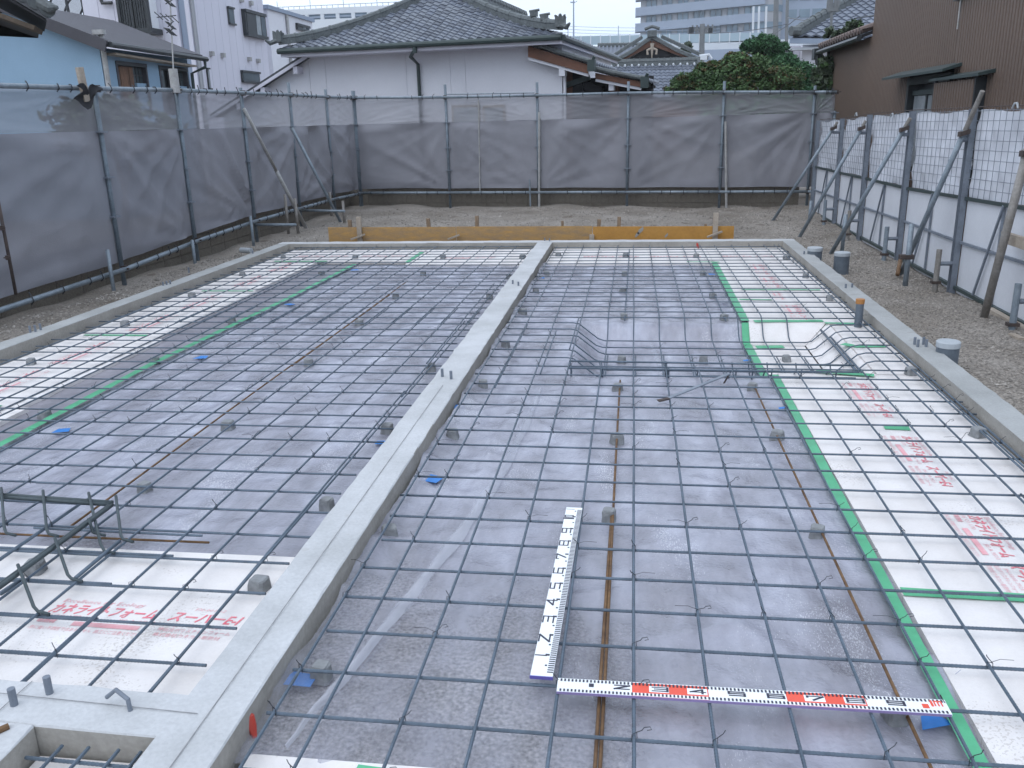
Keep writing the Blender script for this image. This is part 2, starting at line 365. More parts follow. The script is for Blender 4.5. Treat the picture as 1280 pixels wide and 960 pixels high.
fnd = thing('concrete_foundation', 'pale grey concrete kerb walls framing the two bays of steel mesh', 'foundation', (-1.05, 6, -.1))
def kerb(p0, p1, w, z0=-.35, z1=KT, seed=0, jit=.0035, rough_from=None):
    """kerb wall along p0-p1 (centre line), slightly wavy edges, chamfered arris"""
    p0, p1 = Vector((*p0, 0)), Vector((*p1, 0)); d = p1-p0; Ln = d.length; d.normalize(); n = Vector((-d.y, d.x, 0))
    r = random.Random(seed); k = max(2, int(Ln/.08)); mb = MB(); rows = []
    for i in range(k+1):
        c = p0+d*(Ln*i/k); jj = .006 if rough_from and c.y > rough_from else jit; j = [r.gauss(0, jj)-(abs(r.gauss(0, .012)) if r.random() < .05 else 0)*(1 if q == 1 else -1) for q in range(4)]
        if i in (0, k): j = [0]*4
        h = w/2; zt = z1+r.gauss(0, .0012)
        prof = [(-h, z0), (-h+j[0]*.3, z1-.004), (-h+.004+j[0], zt), (-h*.3, zt+r.gauss(0, .001)), (h*.3, zt+r.gauss(0, .001)), (h-.004+j[1], zt), (h+j[1]*.3, z1-.004), (h, z0)]
        rows.append([c+n*a+Vector((0, 0, z)) for a, z in prof])
    m = len(rows[0])
    for row in rows: mb.v += [tuple(p) for p in row]
    for i in range(k):
        for q in range(m-1):
            a = i*m+q; mb.f.append((a, a+1, a+m+1, a+m))
    mb.f.append(tuple(range(m))); mb.f.append(tuple(k*m+q for q in reversed(range(m))))
    return mb
def kerb_part(p0, p1, w, seed, jit=.002, mk='concrete', rough_from=None, z1=KT):
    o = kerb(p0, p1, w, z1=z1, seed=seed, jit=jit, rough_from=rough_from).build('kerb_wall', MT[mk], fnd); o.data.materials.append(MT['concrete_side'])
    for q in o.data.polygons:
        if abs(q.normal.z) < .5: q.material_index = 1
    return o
E1 = .0015
kerb_part(((X_R0+X_R1)/2, .3), ((X_R0+X_R1)/2, Y_F0-E1), .15, 1, mk='kerb_grey')
kerb_part(((X_L0+X_L1)/2, .6), ((X_L0+X_L1)/2, Y_F0-E1), .15, 2, mk='kerb_grey')
kerb_part((X_L1, (Y_F0+Y_F1)/2), (X_R1, (Y_F0+Y_F1)/2), .17, 3)
kerb_part(((BX0+BX1)/2, .5), ((BX0+BX1)/2, Y_F0-E1), BX1-BX0, 4, .0015, rough_from=4.5)
kerb_part((X_L0+E1, 1.80), (BX0+.03, 1.732), .165, 5, z1=KT-.0015)
kerb_part((-1.565, .4), (-1.565, 1.654), .175, 6)
# chalk lines snapped on the kerb tops
def ink(a, b, w=.0022):
    MB().bar((*a, KT+.0035), (*b, KT+.0035), w, .001).build('snapped_line', MT['staff_black_soft'], fnd)
MT['staff_black_soft'] = mat('faint_ink', (.17,.17,.18), .9, scale=20, c2=(.33,.33,.33))
ink((-1.052, 1.2), (-1.052, 4.6)); ink((-2.3, 1.79), (-1.08, 1.738)); ink((-1.62, 1.3), (-1.60, 1.82), .002)

def bolt(x, y, h=.045, r=.008, z=KT-.02):
    mb = MB(); mb.tube([(x, y, z), (x, y, z+.02+h)], r, 10); 
    return mb
def anchor(px, py, h=.045, r=.0085):
    p = at_z(px, py, KT); bolt(p.x, p.y, h, r).build('anchor_bolt', MT['post'], fnd)
for q in [(553,471),(564,474),(641,355),(648,357),(681,301),(687,301.5),(1005,318),(1011,317),(1057,360),(1065,359.5),(1143,431),(1147,434),(1154,431),(1157.5,434),
          (204,357),(208.5,356),(213,355),(38,415.5),(44.5,414.5),(51,412.5),(316,317),(236,338.5)]:
    anchor(*q, h=.036 if q[1] < 400 else .05)
anchor(18, 881, .05, .010); anchor(62, 866, .05, .010)
p = at_z(150, 884, KT); MB().tube([(p.x+.035, p.y-.01, KT-.01), (p.x+.03, p.y-.005, KT+.03), (p.x-.01, p.y+.01, KT+.045), (p.x-.04, p.y+.01, KT+.02)], .006, 8).build('bent_stub', MT['post'], fnd)
p = at_z(2, 914, KT); MB().tube([(p.x-.03, p.y-.04, KT+.006), (p.x+.012, p.y+.012, KT+.006)], .009, 8).build('bent_stub', MT['rust'], fnd)

# ------------------------------------------------------------------ polythene sheets over the lean concrete
def crumple(x, y):
    z = 0
    for i, (a, k, am) in enumerate(((.3, 7, .0035), (1.1, 11, .0025), (2.2, 9, .003), (.8, 23, .0016), (1.9, 31, .0012), (2.7, 45, .0009))):
        t = x*math.cos(a)*k+y*math.sin(a)*k+1.3*math.sin(x*2.1+y*1.7+i)+.8*math.sin(3*y-x*1.3+2*i)
        z += am*(1-abs(math.sin(t)))**2*2.3
    return z*(1+1.1*lin((3.0-y)/1.2))
def poly_sheet(name, label, x0, x1, y0, y1, dipped, step=.022, lift=None):
    nx, ny = int((x1-x0)/step), int((y1-y0)/step); mb = MB()
    def f(u, v):
        x, y = x0+(x1-x0)*u, y0+(y1-y0)*v
        z = FZ+.004+crumple(x, y)+(dip(x, y) if dipped else 0)
        if lift: z += lift(x, y)
        return (x+.012*math.sin(y*6), y+.012*math.sin(x*7), z)
    mb.grid(f, nx, ny)
    o = mb.build(name, MT['poly'], smooth=True, fix=False); tag(o, label, 'plastic sheet'); return o
def tuck(x, y):                       # the edge turned up against the middle kerb, and one long pleat
    up = .03*lin((BX1+.11-x)/.09)
    d = x-(-.72+.035*(y-2)); pl = .012*math.exp(-(d/.022)**2) if y < 4.6 else 0
    return up+pl
ps_r = poly_sheet('vapour_sheet', 'clear crumpled polythene sheet under the bars of the bay with the staffs', BX1+.004, .93, 1.67, 9.48, True, lift=tuck)
def dull_strip():
    mb = MB(); x0, x1, y0, y1 = -3.66, -3.12, 2.68, 9.48
    mb.grid(lambda u, v: (x0+(x1-x0)*u, y0+(y1-y0)*v, FZ+.0025+.6*crumple(x0+(x1-x0)*u+3, y0+(y1-y0)*v)), 24, 300)
    tag(mb.build('vapour_sheet', MT['poly_dark'], smooth=True, fix=False), 'duller dark polythene strip between the net side boards and the green tape', 'plastic sheet')
dull_strip()
ps_l = poly_sheet('vapour_sheet', 'clear crumpled polythene sheet under the bars of the bay beside the net', -3.19, BX0-.004, 2.68, 9.48, False)

def fold(parent, pts, w, dipped=False):
    """a pleat: the sheet doubled over on itself in a narrow, slightly raised strip"""
    P = [Vector((*p, 0)) for p in pts]; path = []
    for a, b in zip(P[:-1], P[1:]):
        n = max(2, int((b-a).length/.05)); path += [a.lerp(b, i/n) for i in range(n)]
    path.append(P[-1]); n = len(path); mb = MB(); ph = random.uniform(0, 6)
    for i, p in enumerate(path):
        d = (path[min(i+1, n-1)]-path[max(i-1, 0)]).normalized(); s = Vector((-d.y, d.x, 0)); ww = w*math.sin(math.pi*(i+.6)/(n+.2))**.5*(1+.18*math.sin(i*.7+ph))
        for k, (q, h) in enumerate(((-.5, .006), (-.2, .016), (.15, .019), (.5, .007))):
            c = p+s*q*ww; mb.v.append((c.x, c.y, FZ+.006+h+crumple(c.x, c.y)*.6+(dip(c.x, c.y) if dipped else 0)))
    for i in range(n-1):
        for k in range(3): a = i*4+k; mb.f.append((a, a+1, a+5, a+4))
    mb.build('pleat', MT['poly_fold'], parent, smooth=True, fix=False)
fold(ps_r, [(-.86, 1.75), (-.74, 2.4), (-.64, 3.0), (-.57, 3.6), (-.53, 4.4), (-.52, 4.9)], .055)
fold(ps_r, [(.24, 5.35), (.22, 5.9), (.16, 6.5)], .07, True)

# ------------------------------------------------------------------ foam boards with red lettering
BZ0, BZ1 = FZ+.004, -.030
def text_mesh(body, size, shear=0, w=None, spacing=1.0):
    cu = bpy.data.curves.new('lettering', 'FONT'); cu.body = body; cu.size = size; cu.shear = shear; cu.resolution_u = 1; cu.space_character = spacing
    o = bpy.data.objects.new('lettering', cu); col.objects.link(o)
    dg = bpy.context.evaluated_depsgraph_get(); dg.update()
    me = bpy.data.meshes.new_from_object(o.evaluated_get(dg)); bpy.data.objects.remove(o); bpy.data.curves.remove(cu)
    V = np.array([v.co[:] for v in me.vertices]) if len(me.vertices) else np.zeros((1, 3)); Fc = [tuple(p.vertices) for p in me.polygons]
    bpy.data.meshes.remove(me)
    V[:, 0] -= V[:, 0].min()
    if w: V[:, 0] *= w/max(1e-6, V[:, 0].max())
    return V, Fc
def bold(V, Fc, d):
    """heavier strokes: a few shifted copies a hair apart in height"""
    VV = []; FF = []
    for k, (a, b) in enumerate(((0, 0), (d, 0), (0, d), (d, d))):
        W = V.copy(); W[:, 0] += a; W[:, 1] += b; W[:, 2] += k*.00012; FF += [tuple(i+len(V)*k for i in f) for f in Fc]; VV.append(W)
    return np.concatenate(VV), FF
def block_print():
    """lettering as printed on the boards, origin at its lower-left corner, 0.65 x 0.2 m"""
    A = [[], []]; B = [[], []]
    def put(D, V, Fc, x, y):
        n = sum(len(q) for q in D[0]); V = V.copy(); V[:, 0] += x; V[:, 1] += y; D[0].append(V); D[1].extend([tuple(i+n for i in f) for f in Fc])
    def t(D, s, x, y, h, w, sh=0, heavy=0):
        V, Fc = text_mesh(s, h, sh, w)
        if heavy: V, Fc = bold(V, Fc, heavy)
        put(D, V, Fc, x, y)
    t(A, 'カネライトフォーム', 0, .096, .062, .35, .25, .0022)
    t(A, 'スーパーE-I', .40, .096, .062, .23, .25, .0022)
    t(B, 'Excellence for Ecology', .01, .155, .028, .28, .2)
    t(B, 'FX-0018-2', .46, .157, .02, .1, .2)
    t(B, 'JIS CO. LTD', 0, .072, .022, .13); t(B, 'JIS A 9511', .25, .07, .022, .12); t(B, 'JN-0505-7121', .44, .068, .02, .15)
    t(B, '断熱材', 0, .042, .022, .06, 0, .002); t(B, '押出法ポリスチレンフォーム', .40, .042, .02, .23); t(B, '株式会社カネカの断熱材', .40, .015, .02, .21)
    t(B, '熱に強い不燃性ではありません  施工にご注意ください', 0, .006, .02, .36)
    n = sum(len(q) for q in B[0]); B[0].append(np.array([[.12,.034,0],[.34,.034,0],[.34,.056,0],[.12,.056,0]])); B[1].append((n, n+1, n+2, n+3))
    return [(np.concatenate(D[0]), D[1]) for D in (A, B)]
PRINT = []
for nm, (V, Fc), mk in zip(('bold_lettering', 'small_lettering'), block_print(), ('print', 'print_soft')):
    me = bpy.data.meshes.new(nm); me.from_pydata(V.tolist(), [], Fc); me.update(); me.materials.append(MT[mk]); PRINT.append((nm, me))
def foam(label, x0, x1, y0, y1, prints=(), corners=None, thick=None):
    mb = MB(); g = .0025
    if corners is None:
        r = random.uniform
        n = 10; dz = r(-.001, .0015)
        mb.hexa([(x0+g, y0+g, BZ0), (x1-g, y0+g, BZ0), (x1-g, y1-g, BZ0), (x0+g, y1-g, BZ0), (x0+g, y0+g, BZ1+dz), (x1-g, y0+g, BZ1+dz), (x1-g, y1-g, BZ1+dz), (x0+g, y1-g, BZ1+dz)])
        base = ((x0+x1)/2, (y0+y1)/2, BZ0)
    else:
        c = [Vector(p) for p in corners]; nrm = (c[1]-c[0]).cross(c[3]-c[0]).normalized()
        if nrm.z < 0: nrm = -nrm
        mb.hexa([p-nrm*thick for p in c]+c); base = tuple(c[0])
    me = mb.mesh('insulation_board')
    for v in me.vertices: v.co -= Vector(base)
    o = link('insulation_board', me, MT['board']); o.location = base
    tag(o, label, 'insulation board', 'white foam insulation boards')
    for (x, y, ang, s) in prints:
        for k, (nm, pm) in enumerate(PRINT):
            c = bpy.data.objects.new(nm, pm); col.objects.link(c); c.parent = o
            c.location = Vector((x, y, BZ1+.0022+.0004*k))-Vector(base); c.rotation_euler = (0, 0, ang); c.scale = (s, s, 1); c['kind'] = 'stuff'
    return o
DN, UPW = R(-90), R(90)
XB = .89
# along the kerb by the white panel fence
foam('white foam board beside the end of the red and white staff', XB, 1.735, .85, 2.637, [(1.215, 2.46, DN, .95)])
foam('white board with red prints across the wide green tape from the staff end', XB, 1.735, 2.637, 4.265, [(1.215, 4.148, DN, .95), (1.215, 3.267, DN, .95)])
foam('white board between the short green tape and the dip in the bars', XB, 1.735, 4.265, 5.22, [(1.215, 5.03, DN, .95)])
foam('white board lying in the bottom of the dip', 0, 0, 0, 0, corners=[(XB, 5.32, BZ1-TD), (1.275, 5.32, BZ1-TD), (1.275, 6.42, BZ1-TD), (XB, 6.42, BZ1-TD)], thick=.03)
foam('white board tilted up the side of the dip', 0, 0, 0, 0, corners=[(1.285, 5.318, BZ1-TD+.002), (1.465, 5.228, BZ1-.004), (1.465, 6.61, BZ1-.004), (1.285, 6.432, BZ1-TD+.002)], thick=.03)
foam('narrow white foam board at the top of the dip around the tall thin pipe', 1.47, 1.735, 5.225, 6.50)
foam('white strip across the near end of the dip', 0, 0, 0, 0, corners=[(XB, 5.225, BZ1), (1.46, 5.225, BZ1), (1.28, 5.315, BZ1-TD), (XB, 5.315, BZ1-TD)], thick=.028)
foam('white strip under green tape across the far end of the dip', 0, 0, 0, 0, corners=[(XB, 6.61, BZ1), (XB, 6.43, BZ1-TD), (1.28, 6.43, BZ1-TD), (1.46, 6.61, BZ1)], thick=.028)
foam('white board with red prints beyond the dip, behind the tall capped pipe', XB, 1.735, 6.615, 7.89, [(1.215, 7.23, DN, .95), (1.215, 7.82, DN, .55)])
foam('white board with red prints in the corner by the white panel fence', XB, 1.735, 7.89, 9.40, [(1.215, 8.61, DN, .95), (1.215, 9.30, DN, .95)])
# along the far kerb
foam('white board with red prints at the far kerb by the red cap', BX1+.02, .87, 9.40, 10.54, [(-.55, 9.77, 0, 1.0), (.2, 9.77, 0, .9)])
foam('white board at the far kerb in the corner by the white panel fence', .87, 1.735, 9.403, 10.54, [(1.0, 9.77, 0, .9)])
foam('white board at the far kerb between middle kerb and green stripe', -2.515, BX0-.02, 9.40, 10.54, [(-2.2, 9.77, 0, 1.0)])
foam('white board at the far kerb in the corner by the grey net', -4.26, -2.52, 9.61, 10.54, [(-4.0, 9.89, 0, 1.0), (-3.2, 9.89, 0, .9)])
# along the kerb by the net
XL0, XL1 = -4.24, -3.58
for (a, b, lb, pr), XL1_ in zip(((2.735, 4.30, 'white board by the net kerb, first beyond the spacer cage', [(-3.78, 3.35, UPW, .95)]), (4.30, 5.914, 'white board by the net kerb, second beyond the spacer cage', [(-3.78, 4.45, UPW, .95), (-3.78, 5.2, UPW, .95)]),
                       (5.914, 7.80, 'white board by the net kerb, third beyond the spacer cage', [(-3.78, 6.15, UPW, .95), (-3.78, 7.0, UPW, .95)]), (7.80, 9.605, 'white board by the net kerb, fourth beyond the spacer cage', [(-3.78, 8.05, UPW, .95), (-3.78, 8.9, UPW, .95)])), (-3.42, -3.49, -3.56, -3.60)):
    foam(lb, XL0, XL1_, a, b, pr)
# near ends of both bays
foam('white board with large clear red lettering beside the spacer cage', -2.95, BX0-.012, 1.86, 2.711, [(-1.89, 2.172, R(-1.5), 1.06)])
foam('white board under the spacer cage', -4.24, -2.955, 1.86, 2.711)
foam('white board across the near end of the bay with the staffs', BX1+.02, XB-.02, .85, 1.707)
foam('white board at the bottom of the square pit in the kerb', -1.47, BX0-.01, .6, 1.645)

# ------------------------------------------------------------------ tapes
def tape(label, pts, w, z, mk='green', grp=None, cat='tape', dipped=False, h=.0012):
    """a strip along pts on surface level z"""
    pts = [(x*.984, y*.984) if not 5.1 < y < 6.7 else (x, y) for x, y in pts]
    mb = MB(); out = []
    fine = []
    for a, b in zip(pts[:-1], pts[1:]):
        n = max(2, int((Vector(b)-Vector(a)).length/.06))
        for i in range(n): fine.append(Vector(a).lerp(Vector(b), i/n))
    fine.append(Vector(pts[-1]))
    for i, p in enumerate(fine):
        d = (fine[min(i+1, len(fine)-1)]-fine[max(i-1, 0)]).normalized(); n = Vector((-d.y, d.x))
        for s in (-1, 1):
            q = p+n*s*w/2*(1+random.uniform(-.05, .05)); zz = z+(dip(q.x, q.y) if dipped else 0)+random.uniform(0, .002)
            out.append((q.x, q.y, zz))
    k = len(fine)
    mb.v = out+[(x, y, z+h) for x, y, z in out]
    for i in range(k-1):
        a = 2*i
        mb.f += [(a, a+1, a+3, a+2)[::-1], (a+2*k, a+1+2*k, a+3+2*k, a+2+2*k), (a, a+2, a+2+2*k, a+2*k), (a+1, a+1+2*k, a+3+2*k, a+3)]
    name = mk+'_tape'
    o = mb.build(name, MT[mk]); tag(o, label, cat, grp); return o
G = 'green tape strips'
TZ = FZ+.033
tape('long green tape along the sheet edge from the staff end towards the dip', [(.862, 1.45), (.868, 2.9), (.880, 4.2), (.867, 5.18)], .043, TZ, grp=G)
tape('green tape on the sheet edge across the dip', [(.868, 5.20), (.868, 6.62)], .06, TZ+.002, grp=G, dipped=True)
tape('green tape on the sheet edge from the dip to the far boards', [(.868, 6.64), (.888, 8.2), (.893, 9.60)], .06, TZ, grp=G)
tape('long green tape along the sheet edge beside the net', [(-3.19, 2.85), (-3.195, 5.2), (-3.17, 7.5), (-3.15, 9.55)], .05, TZ, grp=G)
T2 = BZ1+.003
tape('wide green tape across the white boards nearest the staff end', [(.91, 2.70), (1.68, 2.69)], .05, T2, grp=G)
tape('short green tape between two red prints', [(1.28, 4.335), (1.40, 4.325)], .05, T2, grp=G)
tape('green tape at the near end of the dip below the bars', [(1.12, 5.245), (1.44, 5.175)], .055, T2+.006, grp=G)
tape('green tape at the top of the dip beside the kerb near the bolts', [(1.43, 5.95), (1.50, 5.88), (1.70, 5.90)], .06, T2, grp=G)
tape('green tape at the far end of the dip, running to the tilted board', [(.93, 6.63), (1.44, 6.65)], .07, T2, grp=G)
tape('frayed green tape in the bottom of the dip', [(.92, 6.37), (1.12, 6.39)], .08, BZ1-TD+.004, grp=G)
tape('thin green tape behind the tall capped pipe', [(1.44, 6.58), (1.69, 6.56)], .04, T2, grp=G)
tape('green tape across the boards two joints beyond the dip', [(1.0, 8.03), (1.69, 8.02)], .035, T2, grp=G)
tape('pale green tape on the white board beyond the dip', [(.93, 7.58), (1.2, 7.56)], .03, T2, grp=G)
tape('green stripe pointing at the far kerb on the white boards', [(-2.56, 9.62), (-2.57, 10.48)], .055, T2, grp=G)
tape('green tape joining the corner boards by the net', [(-4.2, 9.77), (-3.55, 9.765)], .05, T2, grp=G)
tape('green tape over the net side board joint, second from the far corner', [(-4.19, 7.93), (-3.66, 7.93)], .035, T2, grp=G)
tape('green tape over the board joint by the net nearer the cage', [(-4.19, 6.01), (-3.66, 6.01)], .035, T2, grp=G)
tape('green tape at the board end beside the spacer cage', [(-4.0, 4.37), (-3.66, 4.37)], .035, T2, grp=G)
tape('green tape at the bottom edge of the photo on the near board', [(-.66, 1.69), (-.54, 1.68)], .06, T2, grp=G)
tape('green tape end beside the far corner boards', [(.60, 9.64), (.95, 9.63)], .03, T2, grp=G)

BL = [((540,599), 'by the middle kerb near the vertical staff', .10), ((478,553), 'peeping out from the net side of the middle kerb', .08), ((376,850), 'under the spacer block at the near end of the middle kerb', .10),
      ((1168,903), 'under the end of the red and white staff', .08), ((978,511), 'beside the long green tape near the dip', .06), ((933,451), 'in the dip beside the green tape', .05),
      ((890,343), 'by the green tape near the far boards', .07), ((907,378), 'by the green tape just beyond the dip', .08), ((646,387), 'by a spacer block at the middle kerb', .07), ((677,348), 'at the middle kerb near the far boards', .07),
      ((79,538), 'on the net side, nearest the spacer cage', .10), ((253,447), 'on the net side, halfway along the green tape', .10), ((361,381), 'on the net side, third beyond the cage', .10), ((443,338), 'on the net side, by the far kerb', .09), ((572,509), 'on the sheet in shade of the middle kerb', .08)]
for (px, py), lb, s in BL:
    p = at_z(px, py, FZ+.022); dz = dip(p.x, p.y) if p.x > BX1 else 0
    if dz: p = at_z(px, py, FZ+.022+dz)
    a = random.uniform(-.5, .5); u = Vector((math.cos(a), math.sin(a), 0))*s*.48; v = Vector((-math.sin(a), math.cos(a), 0))*s*.33
    mb = MB(); b = Vector((0, 0, .0015)); j = [Vector((random.uniform(-.01, .01), random.uniform(-.01, .01), random.uniform(0, .006))) for _ in range(4)]
    q = [p-u-v+j[0], p+u-v+j[1], p+u*.8+v+j[2], p-u*.7+v+j[3]]
    mb.prism(q, b); tag(mb.build('blue_tape', MT['blue']), 'blue tape patch '+lb, 'tape', 'blue tape patches')

# ================================================================== REINFORCEMENT
def bar_mesh(pts, r=.0046, ribs=False, n=6, wob=.003):
    P = [Vector(p) for p in pts]; path = []; rs = []
    step = .0055 if ribs else .35
    for a, b in zip(P[:-1], P[1:]):
        ln = (b-a).length; k = max(1, int(ln/step))
        for i in range(k): path.append(a.lerp(b, i/k))
    path.append(P[-1])
    ph = random.uniform(0, 6.28); ph2 = random.uniform(0, 6.28); am = random.uniform(.4, 1)*wob
    d = (P[-1]-P[0]).normalized(); s = Vector((-d.y, d.x, 0))
    acc = 0; res = []
    for i, p in enumerate(path):
        t = (p-P[0]).length; res.append(p+s*am*math.sin(t*1.3+ph)+Vector((0, 0, am*.5*math.sin(t*2.1+ph2))))
        rs.append(r*(1.13 if ribs and i % 2 else 1.0))
    return MB().tube(res, r, n, True, rs)
def rebar(parent, pts, ribs=False, mk='rebar', name='rebar', r=.0046, n=6, wob=.003):
    return bar_mesh(pts, r, ribs, n, wob).build(name, MT[mk], parent, smooth=not ribs, fix=False)
RB = .0047
LZ = 2*RB                     # the long bars lie on the cross bars
mat_r = thing('rebar_mat', 'tied grid of dark ribbed bars in the bay under the measuring staffs', 'rebar mesh', (.4, 6, 0))
mat_l = thing('rebar_mat', 'tied grid of dark ribbed bars in the bay beside the grey net', 'rebar mesh', (-2.7, 6, 0))
cross_r = []; cross_l = []
for j in range(-1, 44):
    y = 1.817+.2*j+random.uniform(-.008, .008); x0 = -.945+random.uniform(0, .04); x1 = 1.725+random.uniform(-.02, .02)
    if 18 <= j <= 23:
        b = random.uniform(-.02, .02); c = random.uniform(-.015, .015)
        rebar(mat_r, [(x0, y, 0), (-.42+b, y, 0), (-.38+b, y, -.008), (-.235+b, y, -.122), (-.185+b, y, -TD), (1.285+c, y, -TD), (1.325+c, y, -.128), (1.45+c, y, -.012), (1.50+c, y, 0), (x1, y, 0)], r=RB, n=6)
    else: rebar(mat_r, [(x0, y, 0), (x1, y, 0)], ribs=j < 7)
    cross_r.append((y, x0, x1))
long_r = [(-.915,-.90,1.4,10.5), (-.785,-.772,1.4,10.5), (-.568,-.582,1.4,10.53), (-.376,-.379,1.4,10.53), (-.18,-.168,1.4,10.53), (.025,.018,1.4,10.53), (.222,.209,1.4,10.53), (.42,.403,1.4,10.53),
          (.623,.591,1.4,10.5), (.815,.80,1.4,10.5), (1.0,.967,1.4,10.5), (1.18,1.161,1.4,10.5), (1.362,1.36,1.4,10.5), (1.53,1.53,1.4,10.5), (1.662,1.655,1.4,10.5), (1.707,1.70,1.4,10.5)]
for (xa, xb, y0, y1) in long_r:
    f = lambda y: xa+(xb-xa)*(y-2)/8.4
    nr = xa < 1.2
    if -.3 < xa < 1.25:
        e = random.uniform(-.01, .01)
        rebar(mat_r, [(f(y0), y0, LZ), (f(4.4), 4.4, LZ), ], ribs=True)
        rebar(mat_r, [(f(4.4), 4.4, LZ), (f(5.1), 5.12, LZ), (f(5.2), 5.19, LZ-.02), (f(5.3), 5.30, LZ-TD+.02), (f(5.34), 5.36, LZ-TD), (f(6.4), 6.43, LZ-TD), (f(6.45), 6.49, LZ-TD+.02), (f(6.6), 6.60+e, LZ-.02), (f(6.65), 6.66+e, LZ), (f(y1), y1, LZ)])
        rebar(mat_r, [(f(5.34)+.014, 5.33, LZ-TD), (f(5.9)+.016, 5.95, LZ-TD+.002)])
    elif abs(xa-1.362) < .01:
        rebar(mat_r, [(xa, y0, LZ), (xa, 4.4, LZ)], ribs=True)
        rebar(mat_r, [(xa, 4.4, LZ), (xa, 5.2, LZ)]); rebar(mat_r, [(xb, 6.6, LZ), (xb, y1, LZ)])
        rebar(mat_r, [(1.385, 5.24, -.05), (1.385, 6.45, -.05)], r=.009); rebar(mat_r, [(1.40, 5.26, -.04), (1.40, 6.2, -.04)], r=.007)
    else:
        rebar(mat_r, [(f(y0), y0, LZ), (f(4.4), 4.4, LZ)], ribs=True); rebar(mat_r, [(f(4.4), 4.4, LZ), (f(y1), y1, LZ)])
# laps: a second bar lying alongside
for (x, a, b) in ((-.40, 5.6, 6.55), (-.54, 5.0, 6.1), (-.77, 4.7, 6.3), (1.545, 2.2, 3.4), (1.675, 3.2, 5.2)):
    rebar(mat_r, [(x, a, LZ+.002), (x+.004, b, LZ+.002)])
for (y, a, b) in ((5.03, .4, 1.3),): rebar(mat_r, [(a, y, .002), (b, y, .002)])
# small cage along the near edge of the dip
for (y, z) in ((5.262, .018), (5.13, .012)): rebar(mat_r, [(-.38, y, z), (1.34, y-.01, z)], r=.0062)
for x in (-.372, -.19, -.18, .22, .225, .62, .72, .83, 1.0, 1.2):
    rebar(mat_r, [(x, 5.262, .026), (x+.01, 5.255, -.05), (x+.012, 5.15, -.05), (x+.012, 5.13, .02)], r=.0042, name='stirrup')
for (xa, xb, ya, yb, z) in ((-.06, -.055, 1.0, 5.0, -.022), (-.07, -.062, 1.2, 3.2, -.022), (.73, .715, 1.0, 4.9, -.022), (-.045, -.03, 6.6, 10.4, -.02), (.72, .73, 6.6, 10.4, -.02)):
    rebar(mat_r, [(xa, ya, z), (xb, yb, z)], mk='rust' if yb < 6 else 'rebar', name='support_bar', r=.0052)
# the other bay
rows_l = [2.01, 2.20, 2.41, 2.62, 2.82, 3.03, 3.22, 3.42, 3.61, 3.82, 4.01, 4.20, 4.39, 4.59, 4.78, 5.0, 5.18, 5.39, 5.56, 5.76]+[5.96+.199*k for k in range(24)]
for y in rows_l:
    y += random.uniform(-.006, .006); x0, x1 = -4.29+random.uniform(0, .04), -1.165-random.uniform(0, .04)
    if y < 3.5:
        xm = -2.0; rebar(mat_l, [(x0, y, 0), (-2.6, y, 0)]); rebar(mat_l, [(-2.6, y, 0), (x1, y-.004, 0)], ribs=True)
    else: rebar(mat_l, [(x0, y, 0), (x1, y-.003, 0)])
    cross_l.append((y, x0, x1))
la = [-1.262-.1945*k for k in range(15)]+[-4.17]
lb = [-1.189, -1.398, -1.59, -1.788, -1.996, -2.186, -2.389, -2.589, -2.785, -2.97, -3.168, -3.358, -3.56, -3.756, -3.937, -4.146]
for k, (xa, xb) in enumerate(zip(la, lb)):
    f = lambda y: xa+(xb-xa)*(y-4)/6.5
    rebar(mat_l, [(f(1.85), 1.85, LZ), (f(3.4), 3.4, LZ)], ribs=k < 6); rebar(mat_l, [(f(3.4), 3.4, LZ), (f(6.9)+.012, 6.9, LZ)])
    rebar(mat_l, [(f(6.3)-.004, 6.3, LZ+.001), (f(10.53), 10.53, LZ)])
for (x, a, b) in ((-1.285, 1.86, 4.6), (-1.27, 4.5, 6.4), (-1.29, 5.2, 8.0), (-1.672, 1.86, 2.35), (-2.25, 2.4, 3.0)): rebar(mat_l, [(x, a, LZ+.002), (x+.006, b, LZ+.002)], ribs=b < 3)
for (y, x0, x1) in ((2.215, -2.4, -1.66), (2.425, -3.2, -1.74), (2.635, -3.2, -1.63), (2.025, -3.0, -1.67), (2.80, -2.3, -1.6)): rebar(mat_l, [(x0, y-.012, .003), (x1, y-.013, .003)], ribs=True)
for (xa, xb, ya, yb, z) in ((-2.20, -2.205, 2.85, 8.3, -.022), (-2.19, -2.195, 5.2, 7.6, -.02)): rebar(mat_l, [(xa, ya, z), (xb, yb, z)], mk='rust', name='support_bar')
rebar(mat_l, [(-4.2, 2.80, -.03), (-1.58, 2.795, -.03)], mk='rust', name='support_bar')
rebar(mat_l, [(-3.55, 3.0, -.022), (-3.5, 9.4, -.022)], name='support_bar')
# bars seen in the square pit
for x in (-1.40, -1.33, -1.25, -1.19, -1.155): rebar(mat_l, [(x, .7, LZ), (x+.005, 1.64, LZ)], ribs=True)
rebar(mat_l, [(-1.47, 1.60, 0), (-1.15, 1.595, 0)], ribs=True)

